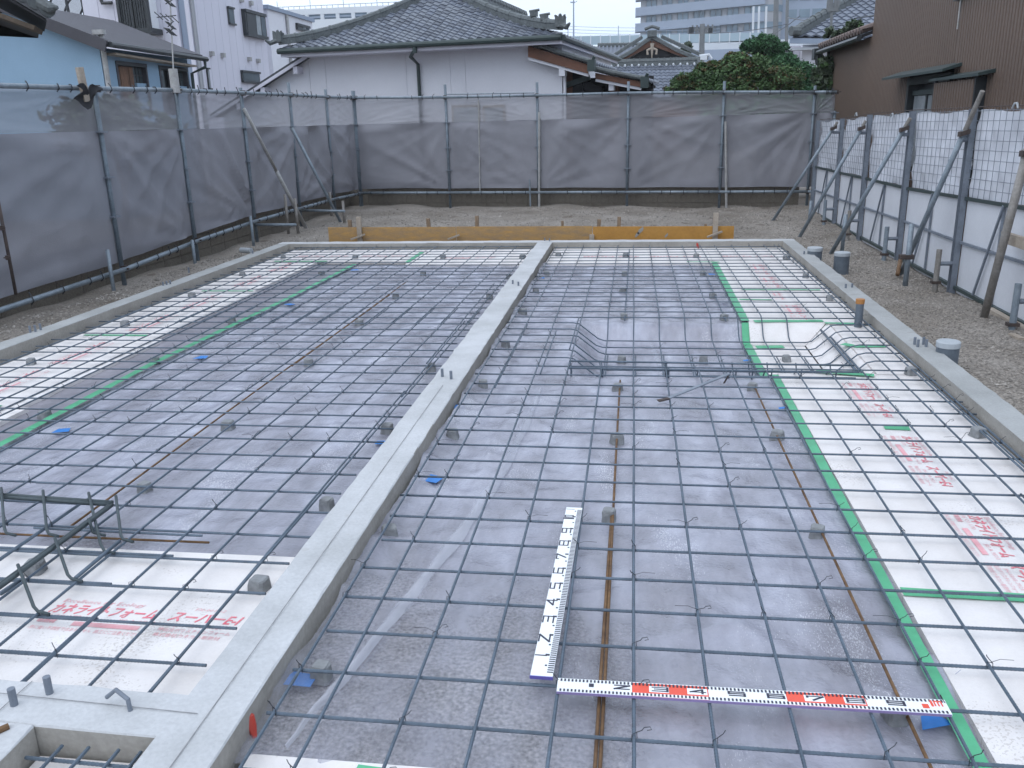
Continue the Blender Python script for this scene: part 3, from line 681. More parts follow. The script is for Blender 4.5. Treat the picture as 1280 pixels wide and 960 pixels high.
def ties(parent, rows, cols, prob):
    mb = MB()
    for (y, x0, x1) in rows:
        for fx in cols:
            x = fx(y)
            if x is None or not (x0-.01 < x < x1+.01) or random.random() > prob*(1 if y < 6.5 else .6): continue
            dz = dip(x, y) if x > BX1 else 0
            r = RB+.0016; s = random.choice((-1, 1)); a = random.uniform(-.6, .6)
            z = dz+RB
            mb.tube([(x-r*1.1, y-r*s*1.1, z-.009), (x-r*.9, y-r*s*.6, z+.012), (x+r*.9, y+r*s*.6, z+.013), (x+r*1.1, y+r*s*1.1, z-.009)], .0012, 3, False)
            h = random.uniform(.010, .022); tx, ty = math.cos(a)*.012*s, math.sin(a)*.012
            q = [(x+r*.9, y+r*s*.6, z+.013), (x+tx+r, y+ty, z+.016+h*.5), (x+tx*1.5+r, y+ty+.004, z+.014+h)]
            if random.random() < .45:
                q += [(x+tx*2.2+r+.006, y+ty, z+.020+h), (x+tx*2.2+.010+r, y+ty, z+.012+h), (x+tx*1.6+.006+r, y+ty, z+.009+h)]
            mb.tube(q, .0013, 3, False)
            if random.random() < .2: mb.tube([(x, y, z+.012), (x-.03*s, y+.012, z+.016), (x-.07*s, y+.02, z+.010)], .0009, 3, False)
    tag(mb.build('tie_wire', MT['wire'], parent, fix=False), kind='stuff')
ties(mat_r, cross_r, [(lambda y, a=a, b=b: a+(b-a)*(y-2)/8.4) for a, b, _, _ in long_r], .42)
ties(mat_l, cross_l, [(lambda y, a=a, b=b: a+(b-a)*(y-4)/6.5) for a, b in zip(la, lb)], .4)

# ------------------------------------------------------------------ raised spacer cage in the near corner by the net
cage = thing('spacer_cage', 'raised ladder cage of dark bars standing on the near white board', 'rebar cage', tuple(at_z(120, 690, 0)))
A = at_y(137, 631, 2.92); A = Vector((A.x, A.y, A.z))
ztop = A.z
def cg(px, py): return at_z(px, py, ztop)
B1 = cg(-60, 617); B2 = cg(-90, 795)
for o in (Vector((0, 0, 0)), Vector((.004, .016, .004))):
    rebar(cage, [A+o, B1+o], ribs=False, r=.0082, n=8, mk='rebar_dark'); 
for o in (Vector((0, 0, 0)), Vector((.016, .004, .004))):
    rebar(cage, [A+o+Vector((0,-.01,0)), B2+o], r=.0082, n=8, mk='rebar_dark')
def leg(px, py, bx, by, zb=.012):
    t = cg(px, py)+Vector((0, 0, .025)); b = at_z(bx, by, zb); u = t.lerp(b, .88); e = b+Vector((.05, -.005, 0))
    rebar(cage, [t, t.lerp(b, .5), u, b+Vector((.008, 0, .006)), e], r=.0056, n=8, name='stirrup', wob=0, mk='rebar_dark')
leg(3, 617, 6, 668); leg(55, 620, 59, 669); leg(112, 623, 128, 690); leg(146, 627, 152, 676); leg(70, 680, 87, 725); leg(24, 714, 45, 766); leg(112, 655, 117, 668)
q = at_z(95, 722, .022); rebar(cage, [q, at_z(150, 676, .022)], r=.007, n=8); rebar(cage, [at_z(0, 742, .0), at_z(26, 725, .0)], r=.008)

# ------------------------------------------------------------------ concrete spacer cubes
ORD = ['first', 'second', 'third', 'fourth', 'fifth', 'sixth', 'seventh', 'eighth', 'ninth', 'tenth']
LINES = [('along the brown bar under the staffs', [(782,320),(780.6,344),(778.5,365),(780,398),(777,452),(772,488),(771,552),(761,648)]),
         ('beside the green tape by the staffs', [(870,321),(879,344),(891,372),(905,399),(879,452),(940,487),(971,548),(1021,670),(1118,898)]),
         ('along the staff side of the middle kerb', [(698,319),(683,344),(670,366),(653,392),(632,433),(604,483),(566,546),(487,670),(402,845)]),
         ('along the kerb by the white panels', [(983,323),(1007,346),(1037,374),(1138,466),(1222,543),(983,450)]),
         ('along the net side of the middle kerb', [(653,322),(636,348),(612,373),(539,462),(484,539),(409,634),(324,734)]),
         ('along the brown bar on the net side', [(554,322),(529,344),(495,372),(449,406),(386,456),(285,535),(181,614)]),
         ('beside the green tape on the net side', [(444,322),(402,343),(290,403),(194,453),(56,522)]),
         ('on the white boards by the net kerb', [(354,322),(303,343),(240,370),(156,406),(39,454),(44,712)])]
def cube_mesh(seed):
    r = random.Random(seed); s = .03*r.uniform(.88, 1.05); h = .056; t = .8; ch = .004
    mb = MB(); j = lambda: r.uniform(-.0025, .0025)
    rings = []
    for z, k in ((0, 1.0), (h*.5, .93), (h-.006, .86), (h, .74)):
        rings.append([(k*s*a+j(), k*s*b+j(), z) for a, b in ((-1,-.7),(-.7,-1),(.7,-1),(1,-.7),(1,.7),(.7,1),(-.7,1),(-1,.7))])
    for ring in rings: mb.v += ring
    for i in range(3):
        for k in range(8): a = i*8+k; b = i*8+(k+1) % 8; mb.f.append((a, b, b+8, a+8))
    mb.f.append(tuple(range(24, 32))); mb.f.append(tuple(reversed(range(8)))); return mb.mesh('spacer_block')
CUBES = [cube_mesh(i) for i in range(6)]
k = 0
for where, pts in LINES:
    for i, (px, py) in enumerate(pts):
        z = FZ+.005
        p = at_z(px, py, z+.012)
        if p.x > BX1 and dip(p.x, p.y): p = at_z(px, py, z+.012-TD); z = FZ+.005+dip(p.x, p.y)
        on_board = p.x > XB or p.x < XL1 or p.y > 9.40 or (p.x < BX0 and p.y < 2.71)
        if on_board: z = BZ1+.001+(dip(p.x, p.y) if p.x > BX1 else 0); p = at_z(px, py, z+.01)
        o = link('spacer_block', CUBES[k % 6], MT['cube']); k += 1
        s = .8 if on_board else .94
        o.location = (p.x, p.y, z); o.rotation_euler = (0, 0, random.uniform(-.4, .4)); o.scale = (1.05, 1.05, s)
        lab = 'grey spacer cube, '+ORD[i]+' from the far kerb '+where
        if where.startswith('along the kerb by the white') and i == 5: lab = 'small grey concrete spacer cube alone on the white board in the dip'
        if (px, py) == (44, 712): lab = 'small grey concrete spacer cube under the raised spacer cage'
        tag(o, lab, 'spacer block', 'concrete spacer blocks under the bars')

# ------------------------------------------------------------------ measuring staffs
def staff_frame(a, b, w):
    a, b = Vector(a), Vector(b); d = (b-a).normalized(); n = Vector((-d.y, d.x, 0)); return a, d, n
TOPZ = LZ+RB+.002
# white staff with black numerals, lying away from the camera
a, d, n = staff_frame((-.2275, 2.022, TOPZ), (-.2075, 3.105, TOPZ), .06)
Ls, W = 1.083, .062
st = thing('measuring_staff', 'white measuring staff with black numerals lying lengthwise on the bars', 'measuring staff', tuple(a), 'measuring staffs on the bars')
f = fr(a, d, n, (0, 0, 1))
mb = MB(); fbox(mb, f, 0, Ls, -W/2, W/2, 0, .007); mb.build('staff_body', MT['staff_white'], st)
mb = MB(); fbox(mb, f, -.004, -.0005, -W/2-.001, W/2+.001, -.001, .008); mb.build('end_cap', MT['staff_blue'] if 'staff_blue' in MT else mat('blue_end_cap', (.12,.10,.36), .5), st)
mb = MB(); zt = .0078
for i in range(2, 107):
    u = i*.01; ln = .017
    if i % 10 == 0: ln = .030
    elif i % 10 == 5: ln = .021
    fbox(mb, f, u-.0022, u+.0022, -W/2+.0005, -W/2+.0005+(.017 if i % 10 else .016), .0065, zt)
    if i % 10 == 0: fbox(mb, f, u-.004, u+.004, -W/2+.019, -W/2+.031, .0065, zt)
    if i % 10 == 5: fbox(mb, f, u-.003, u+.003, -W/2+.021, -W/2+.027, .0065, zt)
tag(mb.build('graduation', MT['staff_black'], st), kind='stuff')
STROKE = {'0': [[(0,0),(1,0),(1,1),(0,1),(0,0)]], '1': [[(.5,0),(.5,1)]], '2': [[(0,1),(1,1),(0,0),(1,0)]], '3': [[(0,1),(1,1),(1,0),(0,0)], [(.15,.52),(1,.52)]], '4': [[(.78,0),(.78,1),(0,.34),(1,.34)]],
          '5': [[(1,1),(0,1),(0,.55),(1,.55),(1,0),(0,0)]], '6': [[(1,1),(0,1),(0,0),(1,0),(1,.52),(0,.52)]], '7': [[(0,.75),(0,1),(1,1),(.35,0)]], '8': [[(0,0),(1,0),(1,1),(0,1),(0,0)], [(0,.52),(1,.52)]],
          '9': [[(0,0),(1,0),(1,1),(0,1),(0,.5),(1,.5)]], 'm': [[(0,0),(0,1),(1,1),(1,0)], [(.5,0),(.5,1)]]}
def put_text(parent, fm, body, u, v, h, w, ang, z, mk, name='numeral', heavy=.0042, thin=None):
    """one squared numeral of flat strokes, centred at u, v in a staff frame"""
    mb = MB(); k = 0
    for line in STROKE[body]:
        for (x0, y0), (x1, y1) in zip(line[:-1], line[1:]):
            a = Vector(((x0-.5)*w, (y0-.5)*h)); b = Vector(((x1-.5)*w, (y1-.5)*h)); d = (b-a).normalized(); n = Vector((-d.y, d.x))
            hx = heavy/2; hv = (thin or heavy)/2; t = hx*abs(n.x)+hv*abs(n.y); a2, b2 = a-d*t*.8, b+d*t*.8; zz = z+.00006*k; k += 1
            q = [a2-n*t, b2-n*t, b2+n*t, a2+n*t]; mb.prism([fm(u+p.x, v+p.y, zz-.0012) for p in q], fm(0, 0, .0012)-fm(0, 0, 0))
    return mb.build(name, MT[mk], parent)
# frame n points to the camera's side of the numerals, so numerals read along d with their tops towards +n
for i in range(1, 10): put_text(st, f, str(i), i*.1-(.004 if i == 1 else .018), .0125, .031, .034, 0, .0078, 'staff_black', heavy=.0044)
put_text(st, f, '1', .985, .0135, .032, .010, 0, .0078, 'staff_black', heavy=.011); put_text(st, f, '0', 1.004, .0135, .030, .014, 0, .0078, 'staff_black')
put_text(st, f, '1', 1.066, .0135, .030, .006, 0, .0078, 'staff_black', heavy=.002)
# red and white staff across the bay
a, d, n = staff_frame((-.181, 1.990, TOPZ+.001), (.816, 1.998, TOPZ+.001), .055)
f = fr(a, d, n, (0, 0, 1)); W = .058
rs_ = thing('measuring_staff', 'red and white banded measuring staff lying across the bars', 'measuring staff', tuple(a), 'measuring staffs on the bars')
for i in range(5):
    mb = MB(); fbox(mb, f, i*.2+.0002, (i+1)*.2-.0002, -W/2, W/2, 0, .006); mb.build('staff_band', MT['staff_red' if i % 2 else 'staff_white'], rs_)
mb = MB()
for i in range(5):
    if i % 2:
        for s in (-1,): fbox(mb, f, i*.2+.001, (i+1)*.2-.001, -W/2+.0005, -W/2+.013, .0055, .0066)
        fbox(mb, f, i*.2+.001, (i+1)*.2-.001, W/2-.003, W/2-.0005, .0055, .0066)
tag(mb.build('graduation_field', MT['staff_white'], rs_), kind='stuff')
for x in (.245, .345, .645, .745): mb = MB(); fbox(mb, f, x, x+.052, -.0095, .0155, .0055, .0066); mb.build('white_field', MT['staff_white'], rs_)
mb = MB(); fbox(mb, f, .935, .995, -.006, W/2-.001, .0055, .0066); mb.build('white_field', MT['staff_white'], rs_)
mb = MB()
for k in range(1, 100):
    u = k*.01
    fbox(mb, f, u-.0024, u+.0024, W/2-.013, W/2-.003, .0064, .0073); fbox(mb, f, u-.0024, u+.0024, -W/2+.002, -W/2+.0115, .0064, .0073)
fbox(mb, f, .085, .098, -.003, .011, .0064, .0073)
tag(mb.build('graduation', MT['staff_black'], rs_), kind='stuff')
for i in range(2, 10): put_text(rs_, f, str(i), i*.1-.027, .003, .015, .040, 0, .0074, 'staff_black', heavy=.006, thin=.0028)
put_text(rs_, f, '1', .962, .010, .020, .004, 0, .0074, 'staff_red', heavy=.006); put_text(rs_, f, 'm', .978, .010, .018, .017, 0, .0074, 'staff_red', heavy=.0035)
mb = MB(); fbox(mb, f, .936, .952, -.010, .006, .0064, .0074); mb.build('red_mark', MT['staff_red'], rs_)
mb = MB(); fbox(mb, f, 0, .998, -W/2-.002, -W/2-.0002, -.001, .0058); mb.build('lower_edge', mat('violet_edge', (.28,.22,.42), .5), rs_)

# ------------------------------------------------------------------ bent flat bar left on the mat
p0, p1 = at_z(835, 498, .03), at_z(912, 467, .075)
tb = thing('bent_steel_bar', 'grey flat steel bar with a bent foot lying askew on the bars by the dip', 'steel bar', tuple(p0))
MB().bar(p0, p1, .022, .006).build('shaft', MT['post'], tb)
MB().bar(p0+Vector((.004, 0, 0)), at_z(823, 501, .026), .024, .008).build('bent_foot', MT['clamp'], tb)
MB().bar(p1, at_z(905, 479, .01), .012, .005).build('hooked_end', MT['clamp'], tb)

# small red plastic caps
for (px, py), z, lb in (((872, 307), .005, 'red plastic cap against the far kerb'), ((314, 906), -.005, 'red plastic tie end on the near side of the middle kerb')):
    p = at_z(px, py, z); mb = MB(); mb.tube([p+Vector((.012, -.012, -.03)), p+Vector((0, 0, -.005)), p+Vector((-.004, .006, .022)), p+Vector((-.01, .01, .03))], .01, 8, True, [.006, .014, .012, .004])
    tag(mb.build('plastic_plug', MT['red_plastic']), lb, 'plastic plug')

# ================================================================== YARD: pipes, formwork, stakes, lumber
def standpipe(px, py, label, r=.062, h=None, zt=.12, capped=True):
    p = at_z(px, py, zt); o = thing('standpipe', label, 'pipe', (p.x, p.y, GZ), 'grey plastic standpipes')
    MB().tube([(p.x, p.y, GZ-.15), (p.x, p.y, zt-.035)], r, 24).build('pipe', MT['pvc'], o, smooth=False)
    mb = MB(); mb.tube([(p.x, p.y, zt-.037), (p.x, p.y, zt-.006), (p.x, p.y, zt)], r+.004, 24, True, [r+.004, r+.004, r-.002]); mb.build('pipe_cap', MT['pvc_cap'], o)
standpipe(1019, 309, 'grey capped standpipe in the gravel, the one closest to the far kerb corner', .075)
standpipe(1053, 315, 'grey capped standpipe in the gravel beside the foot of a fence brace', .075)
standpipe(1186, 426, 'grey capped standpipe standing alone beside the kerb bolts', .066)
p = at_z(1072, 412, -.05); o = thing('standpipe', 'tall thin grey pipe with orange taped top rising through the bars', 'pipe', tuple(p))
MB().tube([(p.x, p.y, -.2), (p.x, p.y, .16)], .028, 20).build('pipe', MT['pvc'], o)
MB().tube([(p.x, p.y, .145), (p.x, p.y, .178)], .031, 20).build('taped_top', MT['orange_tape'], o)
p = at_z(307, 313, -.03); o = MB().tube([p+Vector((-.07, .02, 0)), p+Vector((.09, -.03, 0))], .035, 16).build('pipe_offcut', MT['pvc_cap'])
tag(o, 'short grey pipe lying outside the kerb by the net', 'pipe')

YB = 10.95
for x0, x1, zt, mk, lb in ((-3.93, -2.235, .205, 'ply_dirty', 'yellow brown form board standing behind the far kerb, nearest the net'), (-2.228, -.495, .20, 'ply_dirty', 'muddy form board standing behind the far kerb, opposite the middle kerb'), (-.488, 1.235, .185, 'ply', 'clean orange form board standing behind the far kerb')):
    mb = MB(); mb.hexa([(x0, YB, -.14), (x1, YB, -.14), (x1, YB+.014, -.14), (x0, YB+.014, -.14), (x0, YB, zt), (x1, YB, zt-.008), (x1, YB+.014, zt-.008), (x0, YB+.014, zt)])
    fb = mb.build('form_board', MT[mk]); tag(fb, lb, 'form board', 'form boards behind the far kerb')
    if mk == 'ply': 
        for (qx, qz, s) in ((.10, .13, .05), (.42, .07, .03), (.06, .08, .035)):
            mb = MB(); k = 9; r0 = random.Random(int(qx*100)); mb.prism([(qx+s*r0.uniform(.5, 1)*math.cos(t*6.283/k)*.8+s*.5*math.sin(t*6.283/k), YB-.0035, qz+s*r0.uniform(.6, 1.2)*math.sin(t*6.283/k)) for t in range(k)], (0, .002, 0)); mb.build('mud_splash', MT['concrete_side'], fb)
STK = [((437,275), 'wood', 'brown stake behind the yellow brown form board by the pale stake'), ((535,273), 'wood', 'brown stake behind the form boards, between the pale stake and the middle board'), ((596,270), 'wood', 'leaning brown stake at the joint of the two muddy boards'), ((703,276), 'wood', 'short dark stake behind the muddy board'),
       ((749,274), 'wood', 'tiny dark stake behind the clean orange board'), ((774,271), 'wood', 'dark square stake behind the clean orange board'), ((882,280), 'wood', 'low dark stake behind the end of the clean orange board')]
for (px, py), mk, lb in STK:
    p = at_y(px, py, 11.08); mb = MB(); t = .022 if py < 276 else .015
    mb.bar((p.x+random.uniform(-.02, .02), 11.08, -.2), (p.x, p.y, p.z), t*2, t*2, (0, 1, 0)); tag(mb.build('wooden_stake', MT[mk]), lb, 'stake', 'wooden stakes holding the form boards')
for (px, py), lb in (((448,271), 'pale grey stake in front of the yellow brown form board'), ((895,266), 'pale grey stake in front of the clean orange form board')):
    p = at_y(px, py, YB-.03); o = MB().bar((p.x, YB-.03, -.16), (p.x, YB-.03, p.z), .06, .035, (0, 1, 0)).build('wooden_stake', MT['wood_pale']); tag(o, lb, 'stake', 'wooden stakes holding the form boards')
    q = MB().bar((p.x-.10, YB-.11, .06), (p.x+.08, YB-.06, .12), .03, .02).build('wooden_block', MT['wood_pale']); tag(q, 'pale wood scrap on the far kerb against the '+lb.replace('pale grey stake in front of', 'stake of'), 'wood scrap')
o = MB().bar((-2.33, YB-.07, .05), (-2.18, YB-.05, .10), .04, .02).build('wooden_block', MT['wood_pale']); tag(o, 'pale wood scrap on the far kerb at the joint of the two muddy boards', 'wood scrap')
o = MB().box(-.53, -.47, YB-.06, YB-.01, -.1, .09).build('wooden_block', MT['wood_pale']); tag(o, 'pale wood block on the far kerb below the edge of the clean orange board', 'wood scrap')

for a, b, t, lb in (((1237,387), (1290,417), .05, 'pale timber batten lying in the gravel under the leaning fence brace'), ((1264,419), (1277,425), .045, 'short pale timber offcut in the gravel by the batten'), ((1249,384), (1259,377), .03, 'thin timber scrap against the white panels'), ((1185,352), (1196,340), .02, 'bent light scrap at the foot of a fence post')):
    o = MB().bar(at_z(*a, GZ+.02), at_z(*b, GZ+.02), t, t*.7).build('timber_batten', MT['wood_pale']); tag(o, lb, 'timber')

# ================================================================== BLOCK WALLS BEHIND THE NET
def block_wall(label, p0, p1, courses, z0):
    p0, p1 = Vector((*p0, 0)), Vector((*p1, 0)); d = p1-p0; n = int(d.length/.4); d.normalize(); q = Vector((-d.y, d.x, 0))
    w = thing('block_wall', label, 'block wall', (p0.x, p0.y, z0))
    me = MB().hexa([(.004,-.06,.004),(.396,-.06,.004),(.396,.06,.004),(.004,.06,.004),(.004,-.06,.186),(.396,-.06,.186),(.396,.06,.186),(.004,.06,.186)]).mesh('block')
    me.materials.append(MT['block']); ang = math.atan2(d.y, d.x)
    for c in range(courses):
        for i in range(n):
            o = bpy.data.objects.new('block', me); col.objects.link(o); o.parent = w
            p = d*(.4*i)+Vector((0, 0, .19*c))+q*random.uniform(-.002, .002)
            o.location = p; o.rotation_euler = (0, 0, ang)
    MB().bar(p0+d*.02+Vector((0, 0, z0+.19*courses/2)), p0+d*(.4*n-.02)+Vector((0, 0, z0+.19*courses/2)), .10, .19*courses-.02).build('mortar', MT['block'], w)
block_wall('low weathered block wall behind the net along the side of the yard', (-5.56, 5.6), (-5.56, 16.9), 3, -.2)
block_wall('low weathered block wall behind the net across the far end of the yard', (-5.5, 16.78), (3.0, 15.66), 3, -.18)

# ================================================================== NET FENCES ON SCAFFOLD PIPES
def clamp(mb, p, s=.04):
    mb.obox(p, (s*.6, 0, 0), (0, s*.6, 0), (0, 0, s*.75)); mb.tube([Vector(p)+Vector((-s*1.2, -s*.5, 0)), Vector(p)+Vector((s*1.4, -s*.5, s*.1))], s*.22, 6); return mb
def net_panel(parent, P, Q, z0a, z0b, z1a, z1b, name, mk, seed, amp, out, nu=30, nv=22):
    """cloth between two poles; P,Q ground points; out = direction of the folds"""
    r = random.Random(seed); P, Q = Vector((*P, 0)), Vector((*Q, 0)); out = Vector((*out, 0))
    fans = [(r.choice((0, 1)), r.choice((0, 1)), r.uniform(5, 11), r.uniform(0, 6.28), r.uniform(.4, 1)) for _ in range(4)]
    big = [(r.uniform(-1.2, 1.2), r.uniform(4, 9), r.uniform(0, 6.28)) for _ in range(3)]
    def f(u, v):
        z = (z0a+(z0b-z0a)*u)*(1-v)+(z1a+(z1b-z1a)*u)*v; d = 0
        for cu, cv, k, ph, a in fans:
            du, dv = abs(u-cu)+.02, abs(v-cv)+.02; th = math.atan2(dv, du); rr = math.hypot(du, dv)
            d += a*max(0, math.sin(th*k*2+ph))**2*math.exp(-rr*1.4)*(1-math.exp(-rr*6))
        for s, k, ph in big: d += .35*math.sin((u+s*v*.5)*k+ph)
        edge = min(1, u*9, (1-u)*9)*min(1, (1-v)*12)
        sag = .008*math.sin(math.pi*u)*(1-v)**3
        p = P.lerp(Q, u)+out*(d*amp*edge); return (p.x, p.y, z+sag)
    mb = MB(); mb.grid(f, nu, nv); o = mb.build(name, MT[mk], parent, smooth=True, fix=False); return o

def scaffold_fence(label, poles, rail_lo, rail_hi, out, side, zt, seed):
    """poles: ground points; out: horizontal direction towards the yard"""
    F = thing('net_fence', label, 'net fence', (*poles[0], GZ)); out = Vector((*out, 0))
    n = len(poles)
    for i, (x, y) in enumerate(poles):
        if i == 0 and side == 'side': continue
        h = zt[i]; MB().tube([Vector((x, y, GZ-.1))+out*.02, Vector((x, y, h))+out*.02], .0243, 10).build('pole', MT['pole_dark'], F, smooth=True)
        for z in (.62, 1.02, 1.47): MB().obox(Vector((x, y, z))+out*.03, (.06 if side == 'far' else .03, 0, 0), (0, .02 if side == 'far' else .06, 0), (0, 0, .008)).build('pole_lug', MT['post'], F)
        for rf in (rail_hi, rail_lo): tag(clamp(MB(), Vector((x, y, rf(i)))+out*.05, .045).build('pipe_clamp', MT['clamp'], F), kind='stuff')
    for nm, rf in (('top_rail', rail_hi), ('bottom_rail', rail_lo)):
        for i in range(n-1):
            a, b = poles[i], poles[i+1]
            MB().tube([Vector((*a, rf(i)))+out*.07, Vector((*b, rf(i+1)))+out*.07], .0243, 10).build(nm, MT['pole'], F, smooth=True)
    for i in range(n-1):
        a, b = Vector(poles[i]), Vector(poles[i+1]); g = (b-a).normalized()*.012; o2 = (out.x, out.y)
        net_panel(F, a+g, b-g, 1.47, 1.475, rail_hi(i)-.02, rail_hi(i+1)-.02, 'thin_net', 'sheet_up', seed+i, .022, o2)
        net_panel(F, a+g, b-g, rail_lo(i)+.07, rail_lo(i+1)+.07, 1.475, 1.48, 'thick_net', 'sheet_lo', seed+40+i, .08 if side == 'side' else .05, o2)
        mb = MB()
        for k in range(1, 8):
            if random.random() < .25: continue
            k += random.uniform(-.3, .3); p = a.lerp(b, k/8)
            for rf in (rail_hi, rail_lo):
                z = rf(i)+(rf(i+1)-rf(i))*k/8; q = Vector((p.x, p.y, z))+out*.07
                mb.tube([q+Vector((0, 0, -.04)), q+Vector((0, 0, -.01))+out*.03, q+Vector((0, 0, .028))+out*.02, q+Vector((random.uniform(-.02, .02), random.uniform(-.02, .02), .03+random.random()**2*.05))], .006, 4)
        tag(mb.build('net_tie', MT['wire'], F), kind='stuff')
    return F
SX = -5.38
lp = [(SX, y) for y in (5.6, 8.50, 10.14, 11.93, 13.70, 15.40)]+[(-5.22, 16.52)]
lo = lambda i: [.03, .075, .155, .20, .205, .205, .21][i]
hi = lambda i: [1.85, 1.885, 1.915, 1.93, 1.945, 1.95, 1.955][i]
net_l = scaffold_fence('grey net fence on scaffold pipes along the yard side before the blue house', lp, lo, hi, (1, 0), 'side', [2.0, 1.9, 1.95, 2.0, 2.13, 2.08, 2.08], 100)
fp = [(-5.22, 16.52), (-3.40, 16.28), (-1.70, 16.05), (-.10, 15.84), (1.49, 15.625), (2.92, 15.43), (3.25, 15.385)]
net_f = scaffold_fence('grey net fence on scaffold pipes across the far end before the tiled house', fp, lambda i: .215, lambda i: [1.955, 1.91, 1.89, 1.88, 1.845, 1.80, 1.79][i], (-.13, -.99), 'far', [2.08, 2.13, 2.11, 2.07, 2.02, 1.9, 1.5], 300)
# second pipes, seams and braces
MB().tube([at_y(674, 262, 15.98), at_y(674, 140, 15.98)], .02, 8).build('pole', MT['pole_light'], net_f)
MB().tube([at_y(908, 262, 15.55), at_y(907, 152, 15.55)], .022, 8).build('pole', MT['pole_light'], net_f)
MB().tube([at_y(600, 243, 16.14), at_y(598, 125, 16.14)], .012, 6).build('net_seam', MT['pole_light'], net_f)
MB().tube([at_y(663, 258, 15.98), at_y(662, 224, 15.98)], .015, 6).build('short_stake', MT['pole'], net_f)
def brace(parent, a, b, r=.0243, mk='pole', name='brace'):
    MB().tube([a, b], r, 10).build(name, MT[mk], parent, smooth=True)
b0 = at_x(305, 136, SX+.06); b1 = at_z(384, 288, GZ-.03); brace(net_l, b0, b0.lerp(b1, .5), .024, 'pole_light'); brace(net_l, b0.lerp(b1, .47), b1, .029, 'pole_light')
brace(net_l, at_x(365, 160, SX+.06), at_z(428, 282, GZ-.03))
for a, b in (((320,281), (370,281)), ((377,263), (431,264))):
    brace(net_l, at_z(*a, .15), at_z(*b, .15), .02, 'pole', 'strut')
for (x, y0, y1) in ((361, 243, 294), (373, 248, 294), (431, 251, 284), (415, 240, 275)):
    g = at_z(x, y1, GZ-.02); t = at_y(x, y0, g.y); brace(net_l, g, Vector((g.x, g.y, t.z)), .022, 'pole_worn', 'short_stake')
for (x, y0, y1) in ((134, 312, 368), (240, 300, 336), (313, 270, 300)):
    t = at_x(x, y0, SX+.12); brace(net_l, Vector((t.x, t.y, GZ-.1)), t, .02, 'pole', 'short_stake')
brace(net_l, at_x(-6, 232, -5.28), at_x(20, 368, -5.28), .014, 'clamp'); 
for q in ((3, 285), (10, 322)): tag(clamp(MB(), at_x(*q, -5.26), .025).build('pipe_clamp', MT['clamp'], net_l), kind='stuff')
# wooden offcut and rag tied to the top rail
p0, p1 = at_x(99, 84, SX+.13), at_x(108, 127, SX+.13); o = MB().bar(p0, p1, .09, .03, (1, 0, 0)).build('wooden_offcut', MT['wood_pale']); tag(o, 'weathered timber offcut tied upright to the top pipe of the net fence', 'timber')
p = at_x(110, 115, SX+.16); mb = MB(); mb.grid(lambda u, v: (p.x+.03*math.sin(6*u+4*v), p.y+(u-.5)*.34+.05*math.sin(5*v), p.z+.05+(-.20*v)*(1-abs(u-.4))+.03*math.sin(9*u)), 9, 7); o = mb.build('plastic_rag', MT['dark'], smooth=True, fix=False); tag(o, 'dark plastic rag knotted round the top pipe of the net fence', 'rag')
p0, p1 = at_x(216, 86, SX+.1), at_x(220, 116, SX+.1); o = MB().tube([p0, p1], .05, 12).build('wrapped_canister', MT['pole_light']); tag(o, 'pale cylinder strapped on top of a net fence pole below the aerial', 'canister')

